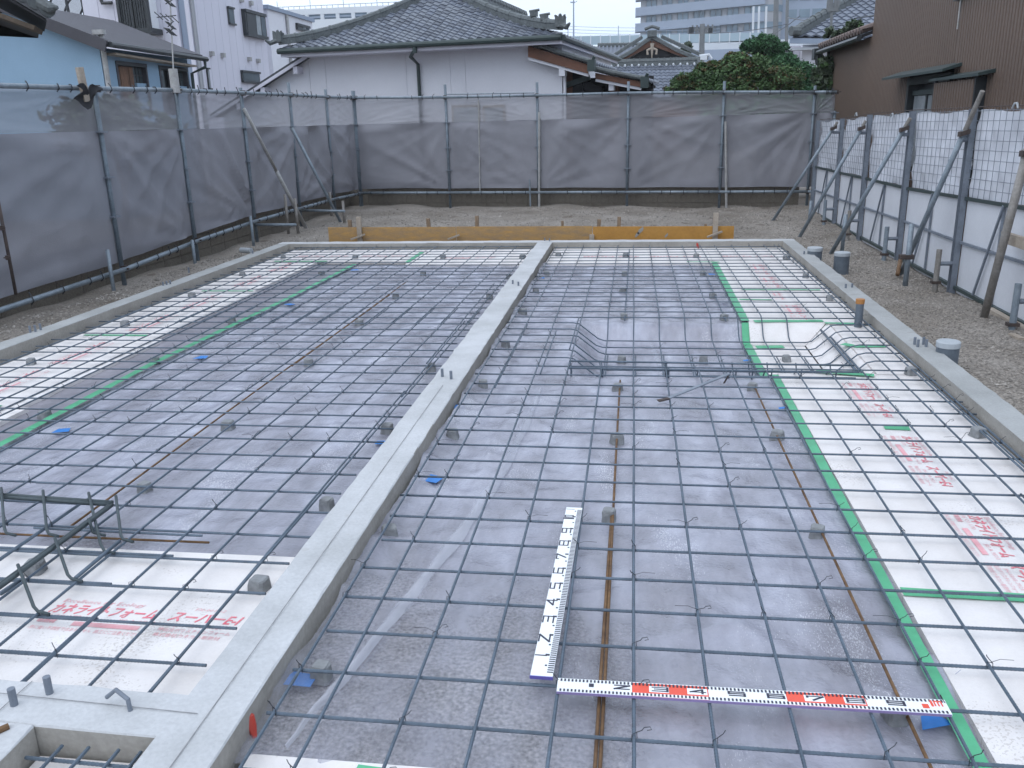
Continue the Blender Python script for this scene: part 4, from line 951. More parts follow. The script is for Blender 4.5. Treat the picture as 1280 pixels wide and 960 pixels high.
# ================================================================== WHITE PANEL FENCE
FX = 2.93
wf = thing('panel_fence', 'white panel and mesh fence with steel posts and leaning pipe braces', 'panel fence', (FX, 10, GZ))
PY = [14.9, 13.22, 11.74, 10.01, 8.30, 6.6, 4.9]; PH = [1.36, 1.39, 1.44, 1.47, 1.48, 1.49, 1.50]; SPL = [.655, .665, .68, .69, .735, .78, .80]; MID = [.28, .29, .31, .33, .335, .37, .38]
for i, y in enumerate(PY):
    mb = MB(); h = PH[i]
    mb.box(FX-.05, FX+.0, y-.04, y-.032, GZ-.1, h); mb.box(FX-.008, FX, y-.03, y+.03, GZ-.1, h); mb.box(FX-.05, FX+.0, y+.032, y+.04, GZ-.1, h)
    mb.build('post', MT['post'], wf)
for i in range(len(PY)-1):
    ya, yb = PY[i]-.045, PY[i+1]+.045; s0, s1 = SPL[i], SPL[i+1]; h0, h1 = PH[i]-.02, PH[i+1]-.02; ln = ya-yb
    # upper white sheet, rippled behind the wires
    ra = random.Random(500+i); ph = [ra.uniform(0, 6.28) for _ in range(6)]
    def f(u, v):
        d = .010*math.sin(7*u+3*v+ph[0])+.008*math.sin(11*v-5*u+ph[1])+.006*abs(math.sin(13*u+9*v+ph[2]))+.004*math.sin(31*u-17*v+ph[3])
        d += .014*(1-abs(math.sin(5*u*v*2+3*u+ph[4])))**3
        z = (s0+(s1-s0)*u)*(1-v)+(h0+(h1-h0)*u)*v+.012*math.sin(9*u+ph[5])*v
        return (FX+.012+max(d, -.008), ya+(yb-ya)*u, z)
    MB().grid(f, 40, 24).build('white_sheet', MT['white_sheet'], wf, smooth=True, fix=False)
    mb = MB(); nv = 13; nh = 9
    for k in range(nv+1):
        u = k/nv; y = ya+(yb-ya)*u; mb.tube([(FX-.004, y, s0+(s1-s0)*u-.02), (FX-.004, y, h0+(h1-h0)*u+.015)], .0025, 4)
    for k in range(nh+1):
        v = k/nh; mb.tube([(FX-.012, ya, s0*(1-v)+h0*v), (FX-.012, yb, s1*(1-v)+h1*v)], .0026, 4)
    tag(mb.build('wire_mesh', MT['post'], wf, fix=False), kind='stuff')
    # lower white panels, upper and lower board
    m0, m1 = MID[i], MID[i+1]
    for (a0, a1, b0, b1) in ((GZ-.02, GZ-.02, m0-.006, m1-.006), (m0+.006, m1+.006, s0-.02, s1-.02)):
        MB().hexa([(FX+.006, ya, a0), (FX+.006, yb, a1), (FX+.016, yb, a1), (FX+.016, ya, a0), (FX+.006, ya, b0), (FX+.006, yb, b1), (FX+.016, yb, b1), (FX+.016, ya, b0)]).build('white_panel', MT['white_panel'], wf)
    MB().bar((FX-.01, ya, m0), (FX-.01, yb, m1), .02, .022).build('mid_rail', MT['post'], wf)
    MB().bar((FX-.014, ya, s0-.012), (FX-.014, yb, s1-.012), .018, .03).build('mid_rail', MT['gutter'], wf)
    MB().bar((FX-.01, ya, GZ+.03), (FX-.01, yb, GZ+.03), .03, .03).build('foot_rail', MT['gutter'], wf)
    # frame bars: one upright, one slanting
    yc = (ya+yb)/2-.02
    MB().bar((FX-.008, yc, GZ+.05), (FX-.008, yc, s1-.03), .02, .016, (1, 0, 0)).build('frame_bar', MT['post'], wf)
    MB().bar((FX-.022, yc-.02, s1-.04), (FX-.022, yc+.36, GZ+.05), .02, .016, (1, 0, 0)).build('frame_bar', MT['post'], wf)
    # short stake tied to the post
    y = PY[i+1]; xs = FX-.17
    MB().tube([(xs, y-.01, GZ-.1), (xs, y-.01, .27)], .024, 10).build('short_stake', MT['pole_worn' if i % 2 else 'pole'], wf)
    MB().tube([(xs+.02, y-.01, .14), (FX-.03, y-.01, .14)], .02, 8).build('stub', MT['post'], wf)
    MB().obox((xs, y-.01, GZ+.07), (.04, 0, 0), (0, .03, 0), (0, 0, .012)).build('pipe_clamp', MT['clamp'], wf)
for (cl, ft, py, ext, r, mk) in (((1042,160), (964,279), PY[1], .055, .022, 'pole'), ((1077,160), (999,297), PY[2], .06, .023, 'pole'), ((1130,161), (1038,318), PY[3], .075, .0243, 'pole'), ((1205,166), (1124,347), PY[4], .24, .0243, 'pole'), ((1284,190), (1228,404), PY[5]+.25, .12, .030, 'pole_worn')):
    c, b = at_y(*cl, py-.05), at_z(*ft, GZ-.02); dr = (b-c).normalized(); a = c-dr*((b-c).length*ext)
    brace(wf, c-dr*.02, b, r, mk)
    tag(MB().obox(c, (.04, 0, .012), (0, .035, 0), (0, 0, .02)).build('pipe_clamp', MT['clamp'], wf), kind='stuff')
    MB().tube([c+Vector((0, .02, -.06)), (FX-.03, py, c.z-.06)], .02, 8).build('stub', MT['post'], wf)
    MB().tube([c-dr*.021, a], r*.85, 8).build('brace_end', MT['pole_worn'], wf)
# stakes the braces are clamped to
for (x, y0, y1) in ((1053, 292, 338), (1012, 275, 300)):
    g = at_z(x-1, y1-20, GZ-.02); t = at_y(x+2, y0-24, g.y); brace(wf, g, Vector((g.x+.01, g.y, t.z)), .022, 'pole', 'short_stake')
g = at_z(1131, 360, GZ-.02); t = at_y(1135, 280, g.y); brace(wf, g, Vector((g.x, g.y, t.z)), .024, 'pole', 'short_stake'); brace(wf, at_z(1122, 343, GZ+.05), at_z(1126, 322, .02), .02, 'rust', 'rusty_end')
c = at_y(1133, 321, g.y); MB().obox(c, (.06, 0, 0), (0, .035, 0), (0, 0, .02)).build('pipe_clamp', MT['clamp'], wf)
g = at_z(1243, 385, GZ-.02); t = at_y(1253, 305, g.y); brace(wf, g, Vector((g.x+.02, g.y, t.z)), .024, 'pole', 'short_stake')
c = at_z(1250, 328, .13); MB().obox(c, (.07, 0, 0), (0, .035, 0), (0, 0, .025)).build('pipe_clamp', MT['clamp'], wf)
# top wire and knotted rags
mb = MB().tube([(FX-.002, y, h+.012) for y, h in zip(PY, PH)], .004, 4); mb.build('top_wire', MT['clamp'], wf)
for (px, py) in ((1115, 144), (1269, 132), (1070, 143)):
    p = at_x(px, py, FX-.01); MB().tube([p+Vector((0, .05, -.02)), p+Vector((0, .02, .015)), p+Vector((0, -.03, .02)), p+Vector((0, -.06, -.02))], .008, 5).build('rag', MT['pvc_cap'], wf)
p = at_x(1262, 300, FX-.10); o = MB().box(p.x-.02, p.x+.02, p.y-.5, p.y+.12, p.z-.03, p.z+.05).build('timber_board', MT['wood_pale']); tag(o, 'pale board leaning on the white panels behind the pipe stakes', 'timber')

# ================================================================== HOUSES ROUND THE YARD
def on_plane(px, py, O, n):
    d = ray(px, py); n = Vector(n); return CP + d*((Vector(O)-CP).dot(n)/d.dot(n))
def tiled_face(parent, A, B, C, D, pitch, rowh, name, mk, concave=0., amp=.026, kind='stuff', thick=.05):
    """pan tiles over the quad A-B (eave) to D-C (top), as real wavy courses, joined"""
    A, B, C, D = map(Vector, (A, B, C, D)); nrm = (B-A).cross(D-A).normalized()
    if nrm.z < 0: nrm = -nrm
    w = max((B-A).length, (C-D).length); h = ((D-A).length+(C-B).length)/2
    nc = max(2, int(w/pitch)); nr = max(2, int(h/rowh)); mb = MB(); sub = 4
    for r in range(nr):
        t0, t1 = r/nr, (r+1)/nr
        k = len(mb.v)
        for t, lift in ((t0, .035), (t1, .004)):
            l, q = A.lerp(D, t), B.lerp(C, t); c = -concave*math.sin(math.pi*t)
            for i in range(nc*sub+1):
                u = i/(nc*sub); ph = (i % sub)/sub
                mb.v.append(tuple(l.lerp(q, u)+nrm*(lift+c+amp*math.sin(ph*2*math.pi)+random.uniform(-.003, .003))))
        n = nc*sub+1
        for i in range(n): mb.v.append(tuple(Vector(mb.v[k+i])-nrm*.045))
        for i in range(n-1): mb.f += [(k+i, k+i+1, k+n+i+1, k+n+i), (k+2*n+i, k+2*n+i+1, k+i+1, k+i)]
    o = mb.build(name, MT[mk], parent, fix=False)
    if kind: tag(o, kind=kind)
    return o
def slab(parent, A, B, C, D, th, name, mk):
    A, B, C, D = map(Vector, (A, B, C, D)); n = (B-A).cross(D-A).normalized()
    if n.z < 0: n = -n
    return MB().hexa([A-n*th, B-n*th, C-n*th, D-n*th, A, B, C, D]).build(name, MT[mk], parent)
def ridge(parent, pts, r, name='ridge_cap', mk='tile_cap', base=True):
    pts = [Vector(p) for p in pts]; mb = MB(); out = []; rs = []
    for a, b in zip(pts[:-1], pts[1:]):
        n = max(1, int((b-a).length/.28))
        for i in range(n):
            for t, k in ((i/n, 1.0), ((i+.85)/n, 1.0), ((i+.87)/n, 1.18), ((i+.99)/n, 1.18)): out.append(a.lerp(b, t)); rs.append(r*k*random.uniform(.95, 1.05))
    mb.tube(out, r, 8, True, rs)
    if base:
        for a, b in zip(pts[:-1], pts[1:]): mb.bar(a-Vector((0, 0, r*1.1)), b-Vector((0, 0, r*1.1)), r*1.9, r*1.5)
    return mb.build(name, MT[mk], parent)

# ------------------------------------------------------------------ white house with the hipped tile roof
nrm = Vector((.134, 1, 0)).normalized(); U = Vector((1, -.134, 0)).normalized(); HO = Vector((-1.41, 18.01, 0))
def at_v(px, py, v): return on_plane(px, py, HO+nrm*v, nrm)
hf = fr(HO, U, nrm, (0, 0, 1))
def uvw(p): p = Vector(p)-HO; return p.dot(U), p.dot(nrm), p.z
H = thing('tiled_house', 'white plaster house with hipped grey tile roof and dark green gutter', 'house', (HO.x-3, HO.y+2, GZ))
seams = [-5.48] + [uvw(at_v(x, 90, 0))[0] for x in (407, 508, 563)] + [-2.0, 0]
EZ = 2.98
for a, b in zip(seams[:-1], seams[1:]):
    mb = MB(); fbox(mb, hf, a+.004, b-.004, 0, .18, -.3, EZ-.02); mb.build('wall_panel', MT['plaster'], H)
mb = MB(); fbox(mb, hf, -5.47, -.01, .012, .17, -.3, EZ-.03); mb.build('wall_core', MT['plaster'], H)
mb = MB(); fbox(mb, hf, -.19, -.002, .185, 6, -.3, EZ-.06); mb.build('side_wall', MT['plaster'], H)
# lean-to gable at its far side
g = [uvw(at_v(x, y, 0)) for x, y in ((386, 70), (330, 106), (262, 147))]
mb = MB(); mb.prism([hf(-5.485, .002, -.3), hf(-5.485, .002, g[0][2]-.06), hf(g[1][0], .002, g[1][2]-.06), hf(g[2][0]+.35, .002, g[2][2]-.0), hf(g[2][0]+.35, .002, -.3)], nrm*.17); mb.build('gable_wall', MT['plaster'], H)
ga, gb = uvw(at_v(383, 65, -.25)), uvw(at_v(262, 143, -.25))
slab(H, hf(gb[0], -.25, gb[2]), hf(gb[0], 4, gb[2]), hf(ga[0], 4, ga[2]), hf(ga[0], -.25, ga[2]), .07, 'lean_to_roof', 'slate_dark')
MB().bar(hf(ga[0], -.27, ga[2]-.09), hf(gb[0], -.27, gb[2]-.09), .03, .06).build('verge_board', MT['white_siding'], H)
for t in (.12, .45, .70): 
    p = hf(ga[0]+(gb[0]-ga[0])*t, -.12, ga[2]+(gb[2]-ga[2])*t-.20); MB().obox(p, U*.05, nrm*.13, (0, 0, .07)).build('verge_bracket', MT['white_siding'], H)
for (x, y) in ((345, 83), (330, 100)):
    pass
eL, eR = hf(-5.79, -.6, EZ), hf(.10, -.6, EZ)
AP = at_v(556, -12, 2.2); au, av, az = uvw(AP)
CONC = .10
def roof_pt(u, t):
    l = eL.lerp(AP, t); r = eR.lerp(AP, t); return None
def face_pt(a, t):
    """a in 0..1 across, t up the slope of the front hip face"""
    p = eL.lerp(AP, t).lerp(eR.lerp(AP, t), a); p = Vector(p); p.z -= CONC*math.sin(math.pi*t); return p
tl = MB(); PW, TLEN = .182, .26
for (b0, b1, y0, y1) in ((0, 0, 0, 1),):
    k = 8; vv = []
    for y, lift in ((0, .034), (TLEN, .004)):
        for i in range(k+1):
            q = i/k; z = lift+(.022*math.sin(q*math.pi/.62) if q < .62 else -.012*math.sin((q-.62)/.38*math.pi)); vv.append((q*PW-PW/2, y, z))
    for i in range(k+1): vv.append((vv[i][0], 0, vv[i][2]-.03))
    tl.v = vv; n = k+1
    for i in range(k): tl.f += [(i, i+1, n+i+1, n+i), (2*n+i, 2*n+i+1, i+1, i)]
tile_me = tl.mesh('roof_tile', fix=False)
tile_mats = [MT['tile'], mat('glazed_roof_tile_pale', (.20,.215,.25), .4, scale=2, c2=(.15,.165,.195)), mat('glazed_roof_tile_dark', (.135,.148,.18), .45, scale=2, c2=(.10,.11,.135))]
tile_mes = []
for m in tile_mats:
    me = tile_me.copy(); me.materials.append(m); tile_mes.append(me)
nr = 19; cnt = 0
for r in range(nr):
    t = r/nr; l, q = face_pt(0, t), face_pt(1, t); w = (q-l).dot(U); up = (face_pt(.5, min(1, t+.06))-face_pt(.5, t)).normalized(); n3 = U.cross(up).normalized()
    if n3.z < 0: n3 = -n3
    u0 = uvw(l)[0]; i0 = math.ceil((u0+.02)/PW); i1 = math.floor((u0+w-.02)/PW)
    for i in range(i0, i1+1):
        uu = i*PW; p = l+U*(uu-u0)
        o = bpy.data.objects.new('roof_tile', random.choice(tile_mes)); col.objects.link(o); o.parent = H; o.matrix_parent_inverse = Matrix.Translation(-Vector(H.location))
        m = Matrix.Identity(4)
        for c, vec in enumerate((U, up, n3)):
            for rr in range(3): m[rr][c] = vec[rr]
        j = p+n3*random.uniform(-.004, .004)
        for rr in range(3): m[rr][3] = j[rr]
        o.matrix_basis = m; cnt += 1
# boards under the tiles, side slopes, hips
mb = MB(); mb.grid(lambda a, t: face_pt(a, t)-Vector((0, 0, .03)), 10, 10); mb.build('roof_deck', MT['slate_dark'], H, fix=False)
back = nrm*7
RP = AP+back
tiled_face(H, eR, eR+back, RP, AP, .26, .25, 'side_slope', 'tile', CONC); tiled_face(H, eL+back, eL, AP, RP, .26, .25, 'side_slope', 'tile', CONC)
for e in (eL, eR):
    pts = [Vector(e.lerp(AP, t))+Vector((0, 0, .115-CONC*math.sin(math.pi*t)+.10*(1-t)**6)) for t in [k/10 for k in range(11)]]
    ridge(H, pts, .065)
    d = (e-AP).normalized(); e2 = pts[0]
    mb = MB(); mb.obox(e2+Vector((0, 0, .02)), U*.09, nrm*.08, (0, 0, .09)); 
    for k in (-1, 0, 1): mb.tube([e2+U*.07*k+Vector((0, 0, .09)), e2+U*.08*k+Vector((0, 0, .12+.03*(k == 0)))-nrm*.03, e2+U*.10*k+Vector((0, 0, .14))-nrm*.05], .03, 6, True, [.045, .028, .012])
    mb.tube([e2+d*.02-Vector((0, 0, .02)), e2+d*.2-Vector((0, 0, .03)), e2+d*.3+Vector((0, 0, .06))], .05, 6, True, [.06, .05, .02]); mb.build('ridge_end_ornament', MT['tile_cap'], H)
ridge(H, [AP+Vector((0, 0, .18)), RP+Vector((0, 0, .18))], .11)
# loose gate tiles on the far hip, as in the uneven crest at its right
for t in (.12, .2): 
    p = eR.lerp(AP, t)+Vector((0, 0, .27)); p = p-Vector((0, 0, .07)); mb = MB(); mb.obox(p, U*.07, nrm*.05, (0, 0, .045)); mb.tube([p-U*.09+Vector((0, 0, .05)), p+U*.11+Vector((0, 0, .07))], .026, 6); mb.build('ridge_end_ornament', MT['tile_cap'], H)
MB().tube([eL+Vector((-.02, 0, -.035))-nrm*.05, eR+Vector((.02, 0, -.035))-nrm*.05], .055, 10).build('gutter', MT['gutter'], H)
MB().bar(eL-Vector((0, 0, .10))+nrm*.03, eR-Vector((0, 0, .10))+nrm*.03, .03, .09).build('fascia', MT['white_siding'], H)
slab(H, eL-Vector((0, 0, .115))+nrm*.05, eR-Vector((0, 0, .115))+nrm*.05, eR-Vector((0, 0, .115))+nrm*.62, eL-Vector((0, 0, .115))+nrm*.62, .02, 'soffit', 'white_siding')
sb = eR-Vector((0, 0, .10)); MB().bar(sb+U*.0, sb+back, .03, .09).build('fascia', MT['white_siding'], H)
MB().tube([eR+U*.05-Vector((0, 0, .04)), eR+U*.05+back-Vector((0, 0, .04))], .055, 8).build('gutter', MT['gutter'], H)
d0 = at_v(518, 54, -.64); dx = uvw(at_v(523, 90, -.06))[0]
mb = MB(); mb.tube([d0+Vector((0, 0, -.02)), d0+Vector((0, 0, -.18))], .045, 8); mb.tube([d0+Vector((0, 0, -.12)), hf(dx, -.45, EZ-.24), hf(dx, -.06, EZ-.36), hf(dx, -.06, -.2)], .035, 8); mb.build('downpipe', MT['gutter'], H)
# window strip and frames seen dimly through the thin net
for x0, x1 in ((565, 601), (604, 632)):
    a, b = uvw(at_v(x0, 135, 0)), uvw(at_v(x1, 150, 0)); mb = MB(); fbox(mb, hf, a[0], b[0], -.03, -.004, b[2]-1, a[2]+.05); w = mb.build('window', MT['wood_pale'], H)
    mb = MB(); fbox(mb, hf, a[0]+.04, b[0]-.04, -.034, -.031, b[2]-.95, a[2]); mb.build('pane', MT['glass_pale'], w)
# two small side roofs stepping down at the right of the white wall
def side_roof(tl_, bl_, tr_, br_, v, depth, name):
    a, b, c, d = at_v(*tl_, v), at_v(*bl_, v), at_v(*tr_, v), at_v(*br_, v)
    MB().hexa([b, d, d+nrm*.05, b+nrm*.05, a, c, c+nrm*.05, a+nrm*.05]).build('barge_board', MT['brown_wood'], H)
    MB().bar(b-Vector((0, 0, .03))+nrm*.06, d-Vector((0, 0, .03))+nrm*.06, .05, .05).build('verge_trim', MT['plaster'], H)
    tiled_face(H, c+Vector((0, 0, .03))+nrm*depth+U*.06, c+Vector((0, 0, .03))-nrm*.10+U*.06, a+Vector((0, 0, .05))-nrm*.10-U*.05, a+Vector((0, 0, .05))+nrm*depth-U*.05, .26, .24, name, 'tile')
    slab(H, c+nrm*depth, c+nrm*.05, a+nrm*.05, a+nrm*depth, .06, 'roof_deck', 'dark')
    ridge(H, [a+Vector((0, 0, .08))-nrm*.06, a.lerp(c, .5)+Vector((0, 0, .065))-nrm*.06, c+Vector((0, 0, .05))-nrm*.06+U*.08], .045, 'verge_cap', 'tile_cap', False)
    e = c+U*.08-nrm*.04; mb = MB(); mb.obox(e+Vector((0, 0, -.02)), U*.07, nrm*.10, (0, 0, .10)); mb.tube([e+Vector((0, 0, .05)), e+U*.06+Vector((0, 0, .14))-nrm*.02], .03, 6); mb.build('ridge_end_ornament', MT['gutter'], H)
side_roof((660, 57), (660, 71), (735, 81), (735, 92), -.32, 3.2, 'porch_tiles')
side_roof((744, 91), (744, 98), (801, 102), (801, 109), -.1, 2.6, 'porch_tiles')
mb = MB(); a = uvw(at_v(702, 87, -.2)); fbox(mb, hf, a[0]-.04, a[0]+.08, -.28, -.08, a[2]-.12, a[2]+.05); mb.build('beam_end', MT['plaster'], H)
mb = MB(); a = uvw(at_v(766, 104, .2)); fbox(mb, hf, a[0]-.05, a[0]+.05, .0, .2, a[2]-.14, a[2]+.05); mb.build('beam_end', MT['plaster'], H)
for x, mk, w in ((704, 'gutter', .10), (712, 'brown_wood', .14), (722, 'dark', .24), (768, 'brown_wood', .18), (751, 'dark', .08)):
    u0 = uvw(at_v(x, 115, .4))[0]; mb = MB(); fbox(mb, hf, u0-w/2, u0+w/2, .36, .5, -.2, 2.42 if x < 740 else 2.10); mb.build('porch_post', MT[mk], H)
MB().tube([hf(uvw(at_v(706, 110, -.05))[0], -.05, 2.3), hf(uvw(at_v(706, 110, -.05))[0], -.05, -.2)], .03, 8).build('downpipe', MT['plaster'], H)
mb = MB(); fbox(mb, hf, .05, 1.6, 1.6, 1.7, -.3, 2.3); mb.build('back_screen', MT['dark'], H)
p0, p1 = at_v(700, 108, .1), at_v(735, 96, .1); MB().bar(p0+nrm*.2, p1+nrm*.2, .1, .10).build('porch_beam', MT['gutter'], H)
p0, p1 = at_v(731, 106, .3), at_v(752, 115, .3); MB().bar(p0, p1, .1, .14).build('porch_beam', MT['dark'], H)
# rail of a washing frame above the net
for (y0, y1, x0, x1) in ((121, 121, 424, 517), (118, 116, 556, 668)):
    MB().tube([at_v(x0, y0, -.9), at_v(x1, y1, -.9)], .012, 6).build('laundry_rail', MT['pole'], H)

# ------------------------------------------------------------------ blue house
XB_ = -9.3
YG = at_x(130, 100, XB_).y; YE = at_x(237, 100, XB_).y; EV = 2.93
Bh = thing('blue_house', 'sky blue rendered house with dark slate roof and two old windows', 'house', (XB_-2, YG+1.5, GZ))
RX, RZ = -10.9, 3.66
def vz(x): return EV+(RZ-EV)*(x-(XB_+.25))/(RX-(XB_+.25))
mb = MB(); mb.prism([(XB_, YG, -.3), (XB_, YG, vz(XB_)-.10), (RX, YG, RZ-.10), (-13, YG, RZ-.10-(RZ-EV)*1.2), (-13, YG, -.3)], (0, .18, 0)); mb.build('gable_wall', MT['blue_wall'], Bh)
wy = lambda x: at_x(x, 100, XB_).y
W1 = (wy(147), wy(185)); W2 = (wy(200), wy(235)); zt1 = at_x(165, 78, XB_).z; zb = 1.75
segs = [(YG+.182, W1[0], -.3, EV-.05), (W1[0], W1[1], zt1, EV-.05), (W1[0], W1[1], -.3, zb), (W1[1], W2[0], -.3, EV-.05), (W2[0], W2[1], zt1, EV-.05), (W2[0], W2[1], -.3, zb), (W2[1], YE, -.3, EV-.05)]
for (y0, y1, z0, z1) in segs: MB().box(XB_-.15, XB_, y0, y1, z0, z1).build('wall_panel', MT['blue_wall'], Bh)
slab(Bh, (XB_+.28, YG-.22, EV+.02), (XB_+.28, YE+.15, EV+.02), (RX, YE+.15, RZ+.04), (RX, YG-.22, RZ+.04), .09, 'roof_slope', 'slate')
slab(Bh, (RX-2.2, YG-.22, RZ-.9), (RX, YG-.22, RZ+.035), (RX, YE+.15, RZ+.035), (RX-2.2, YE+.15, RZ-.9), .09, 'roof_slope', 'slate')
MB().bar((XB_+.29, YG-.25, EV-.06), (RX, YG-.25, RZ-.05), .04, .19).build('verge_board', MT['slate'], Bh)
MB().tube([(XB_+.34, YG-.2, EV-.03), (XB_+.34, YE+.2, EV-.06)], .05, 8).build('gutter', MT['frame_dark'], Bh)
MB().tube([(XB_+.34, YE+.1, EV-.06), (XB_+.34, YE+.1, EV-.22), (XB_+.06, YE+.02, EV-.34), (XB_+.05, YE-.02, -.2)], .035, 8).build('downpipe', MT['gutter'], Bh)
# white service pipe with the meter head at the near corner
cp = at_x(126, 50, XB_+.06); cq = at_x(135, 108, XB_+.06)
mb = MB(); mb.tube([(XB_+.06, YG+.02, 3.12), (XB_+.06, YG+.02, 1.2)], .045, 8); mb.build('service_pipe', MT['pole_light'], Bh)
mb = MB(); mb.obox((XB_+.06, YG-.03, 3.12), (.10, 0, 0), (0, .05, 0), (0, 0, .04)); mb.tube([(XB_+.0, YG-.03, 3.0), (XB_-.06, YG-.05, 2.9)], .04, 8); mb.build('service_head', MT['pole_light'], Bh)
MB().bar((XB_+.10, W1[0]-.28, zt1+.09), (XB_+.10, YE-.02, zt1+.04), .22, .035).build('window_hood', MT['wood_pale'], Bh)
for (y0, y1), boards in ((W1, True), (W2, False)):
    w = MB().box(XB_-.11, XB_-.10, y0, y1, zb, zt1).build('window', MT['frame_dark'], Bh)
    MB().box(XB_-.12, XB_+.02, y0, y1, zt1-.07, zt1).build('lintel', MT['frame_dark'], w)
    for yy in (y0, y1-.05): MB().box(XB_-.10, XB_+.015, yy, yy+.05, zb, zt1-.072).build('jamb', MT['slate'], w)
    ys = y0+(y1-y0)*(.62 if boards else .55)
    if boards:
        nb = 4; 
        for k in range(nb):
            a = y0+.06+(ys-y0-.06)*k/nb; MB().box(XB_-.095, XB_-.06+.004*(k % 2), a+.004, a+(ys-y0-.06)/nb-.004, zb, zt1-.08).build('old_board', MT['old_boards'], w)
    else:
        MB().box(XB_-.095, XB_-.07, y0+.06, y0+.30, zb, zt1-.08).build('pane', MT['glass'], w)
        MB().box(XB_-.06, XB_-.03, y0+.42, ys+.06, zb, zt1-.10).build('sliding_sash', MT['slate'], w)
    MB().box(XB_-.09, XB_-.02, ys+.02, y1-.05, zb, zt1-.36).build('apron', MT['blue_wall'], w)
    MB().box(XB_-.095, XB_-.085, ys+.02, y1-.05, zt1-.35, zt1-.075).build('pane', MT['glass'], w)
    for k in (1, 2): a = ys+.02+(y1-.07-ys)*k/3; MB().box(XB_-.084, XB_-.07, a-.012, a+.012, zt1-.35, zt1-.075).build('muntin', MT['frame_dark'], w)
    MB().box(XB_-.083, XB_-.07, ys+.02, y1-.05, zt1-.225, zt1-.205).build('muntin', MT['frame_dark'], w)

# ------------------------------------------------------------------ tall white building behind it
XW = -12.05; YW = at_x(247, 100, XW).y; YX = at_x(334, 60, XW).y
Wb = thing('white_building', 'tall white building with vertical siding and a black barred bay window', 'building', (XW-2, YW+2, GZ))
XL = at_y(105, 20, YW).x
mb = MB(); n = int((XW-.35-XL)/.45)
for k in range(n): a = XL+(XW-.35-XL)*k/n; b = XL+(XW-.35-XL)*(k+1)/n; MB().box(a+.006, b-.006, YW, YW+.12, -.2, 9).build('siding_panel', MT['white_siding'], Wb)
MB().box(XL+.01, XW-.36, YW+.02, YW+4, -.2, 8.98).build('wall_core', MT['white_siding'], Wb)
MB().box(XW-.34, XW-.12, YW+.10, YW+.3, -.2, 9).build('corner_strip', MT['far_hazed_grey'], Wb)
MB().tube([(XW+.05, YW+.12, 9), (XW+.05, YW+.12, -.2)], .06, 8).build('downpipe', MT['far_hazed_tan'], Wb)
n = int((YX-YW)/.45)
for k in range(n): a = YW+(YX-YW)*k/n; b = YW+(YX-YW)*(k+1)/n; MB().box(XW-.12, XW, a+.006, b-.006, -.2, 9).build('siding_panel', MT['white_siding'], Wb)
MB().box(XW-3, XW-.025, YW+.31, YX-.01, -.2, 8.98).build('wall_core', MT['white_siding'], Wb)
def win_x(parent, px0, py0, px1, py1, X, mkp, fw=.06, proud=.05, split=True):
    a, b = at_x(px0, py0, X), at_x(px1, py1, X); z1 = at_x((px0+px1)/2, py0+(2 if px1-px0 > 15 else 0), X).z; z0 = at_x((px0+px1)/2, py1-(2 if px1-px0 > 15 else 0), X).z; y0, y1 = a.y, b.y
    w = MB().box(X+.004, X+proud, y0, y1, z0, z1).build('window', MT['frame_dark'], parent)
    ym = y0+(y1-y0)*.45
    if split:
        MB().box(X+proud+.002, X+proud+.012, y0+fw, ym, z0+fw, z1-fw).build('shutter', MT['frame_dark'], w)
        MB().box(X+proud+.002, X+proud+.010, ym+fw, (ym+y1)/2-.02, z0+fw, z1-fw).build('pane', MT['glass_pale'], w); MB().box(X+proud+.002, X+proud+.010, (ym+y1)/2+.04, y1-fw, z0+fw, z1-fw).build('pane', MT['glass'], w)
    else: MB().box(X+proud+.002, X+proud+.010, y0+fw, y1-fw, z0+fw, z1-fw).build('pane', MT[mkp], w)
    for (p, q, r, s) in ((y0, y1, z1-fw, z1), (y0, y1, z0, z0+fw)): MB().box(X+proud, X+proud+.05, p, q, r, s).build('frame', MT['frame_dark'], w)
win_x(Wb, 301, 13, 330, 49, XW, 'glass', .09, .12); win_x(Wb, 283, 9, 293, 31, XW, 'glass', .05, .03, False); win_x(Wb, 257, 85, 263, 112, XW, 'glass_pale', .04, .03, False)
win_x(Wb, 300, 87, 324, 106, XW, 'glass', .06, .05, False)
for (x, y) in ((265, 67), (279, 69), (312, 74), (323, 76), (302, 0), (314, 4)):
    p = at_x(x, y, XW+.05); MB().obox(p, (.05, 0, 0), (0, .07, 0), (0, 0, .06)).build('vent_hood', MT['pole_light'], Wb)
# bay window with black bars on the face towards the yard
a, b = at_y(151, 0, YW-.5), at_y(186, 35, YW-.5); zt = a.z+.5; x0, x1, z0 = a.x, b.x, b.z
bw = MB().box(x0, x1, YW-.5, YW-.45, z0, zt).build('bay_window', MT['glass_pale'], Wb)
for k in range(0, 11): x = x0+(x1-x0)*k/10; MB().box(x-.018, x+.018, YW-.56, YW-.53, z0, zt).build('bar', MT['frame_dark'], bw)
for z in (z0+.15, z0+.65, z0+1.1): MB().box(x0, x1, YW-.545, YW-.515, z-.015, z+.015).build('rail', MT['frame_dark'], bw)
MB().box((x0+x1)/2-.05, (x0+x1)/2+.06, YW-.56, YW-.50, z0, zt).build('mullion', MT['frame_dark'], bw)
MB().box(x0-.12, x1+.12, YW-.60, YW-.002, z0-.14, z0).build('sill', MT['frame_dark'], bw)
for x in (x0-.10, x1+.02): MB().box(x, x+.08, YW-.60, YW-.50, z0, zt).build('jamb', MT['frame_dark'], bw)
MB().box(x1, x1+.04, YW-.44, YW-.01, z0, zt).build('pane', MT['staff_white'], bw)
p = at_y(128, 4, YW-.1); MB().tube([p+Vector((-.1, 0, .3)), p, p+Vector((.28, 0, 0))], .05, 6).build('drain_elbow', MT['frame_dark'], Wb)
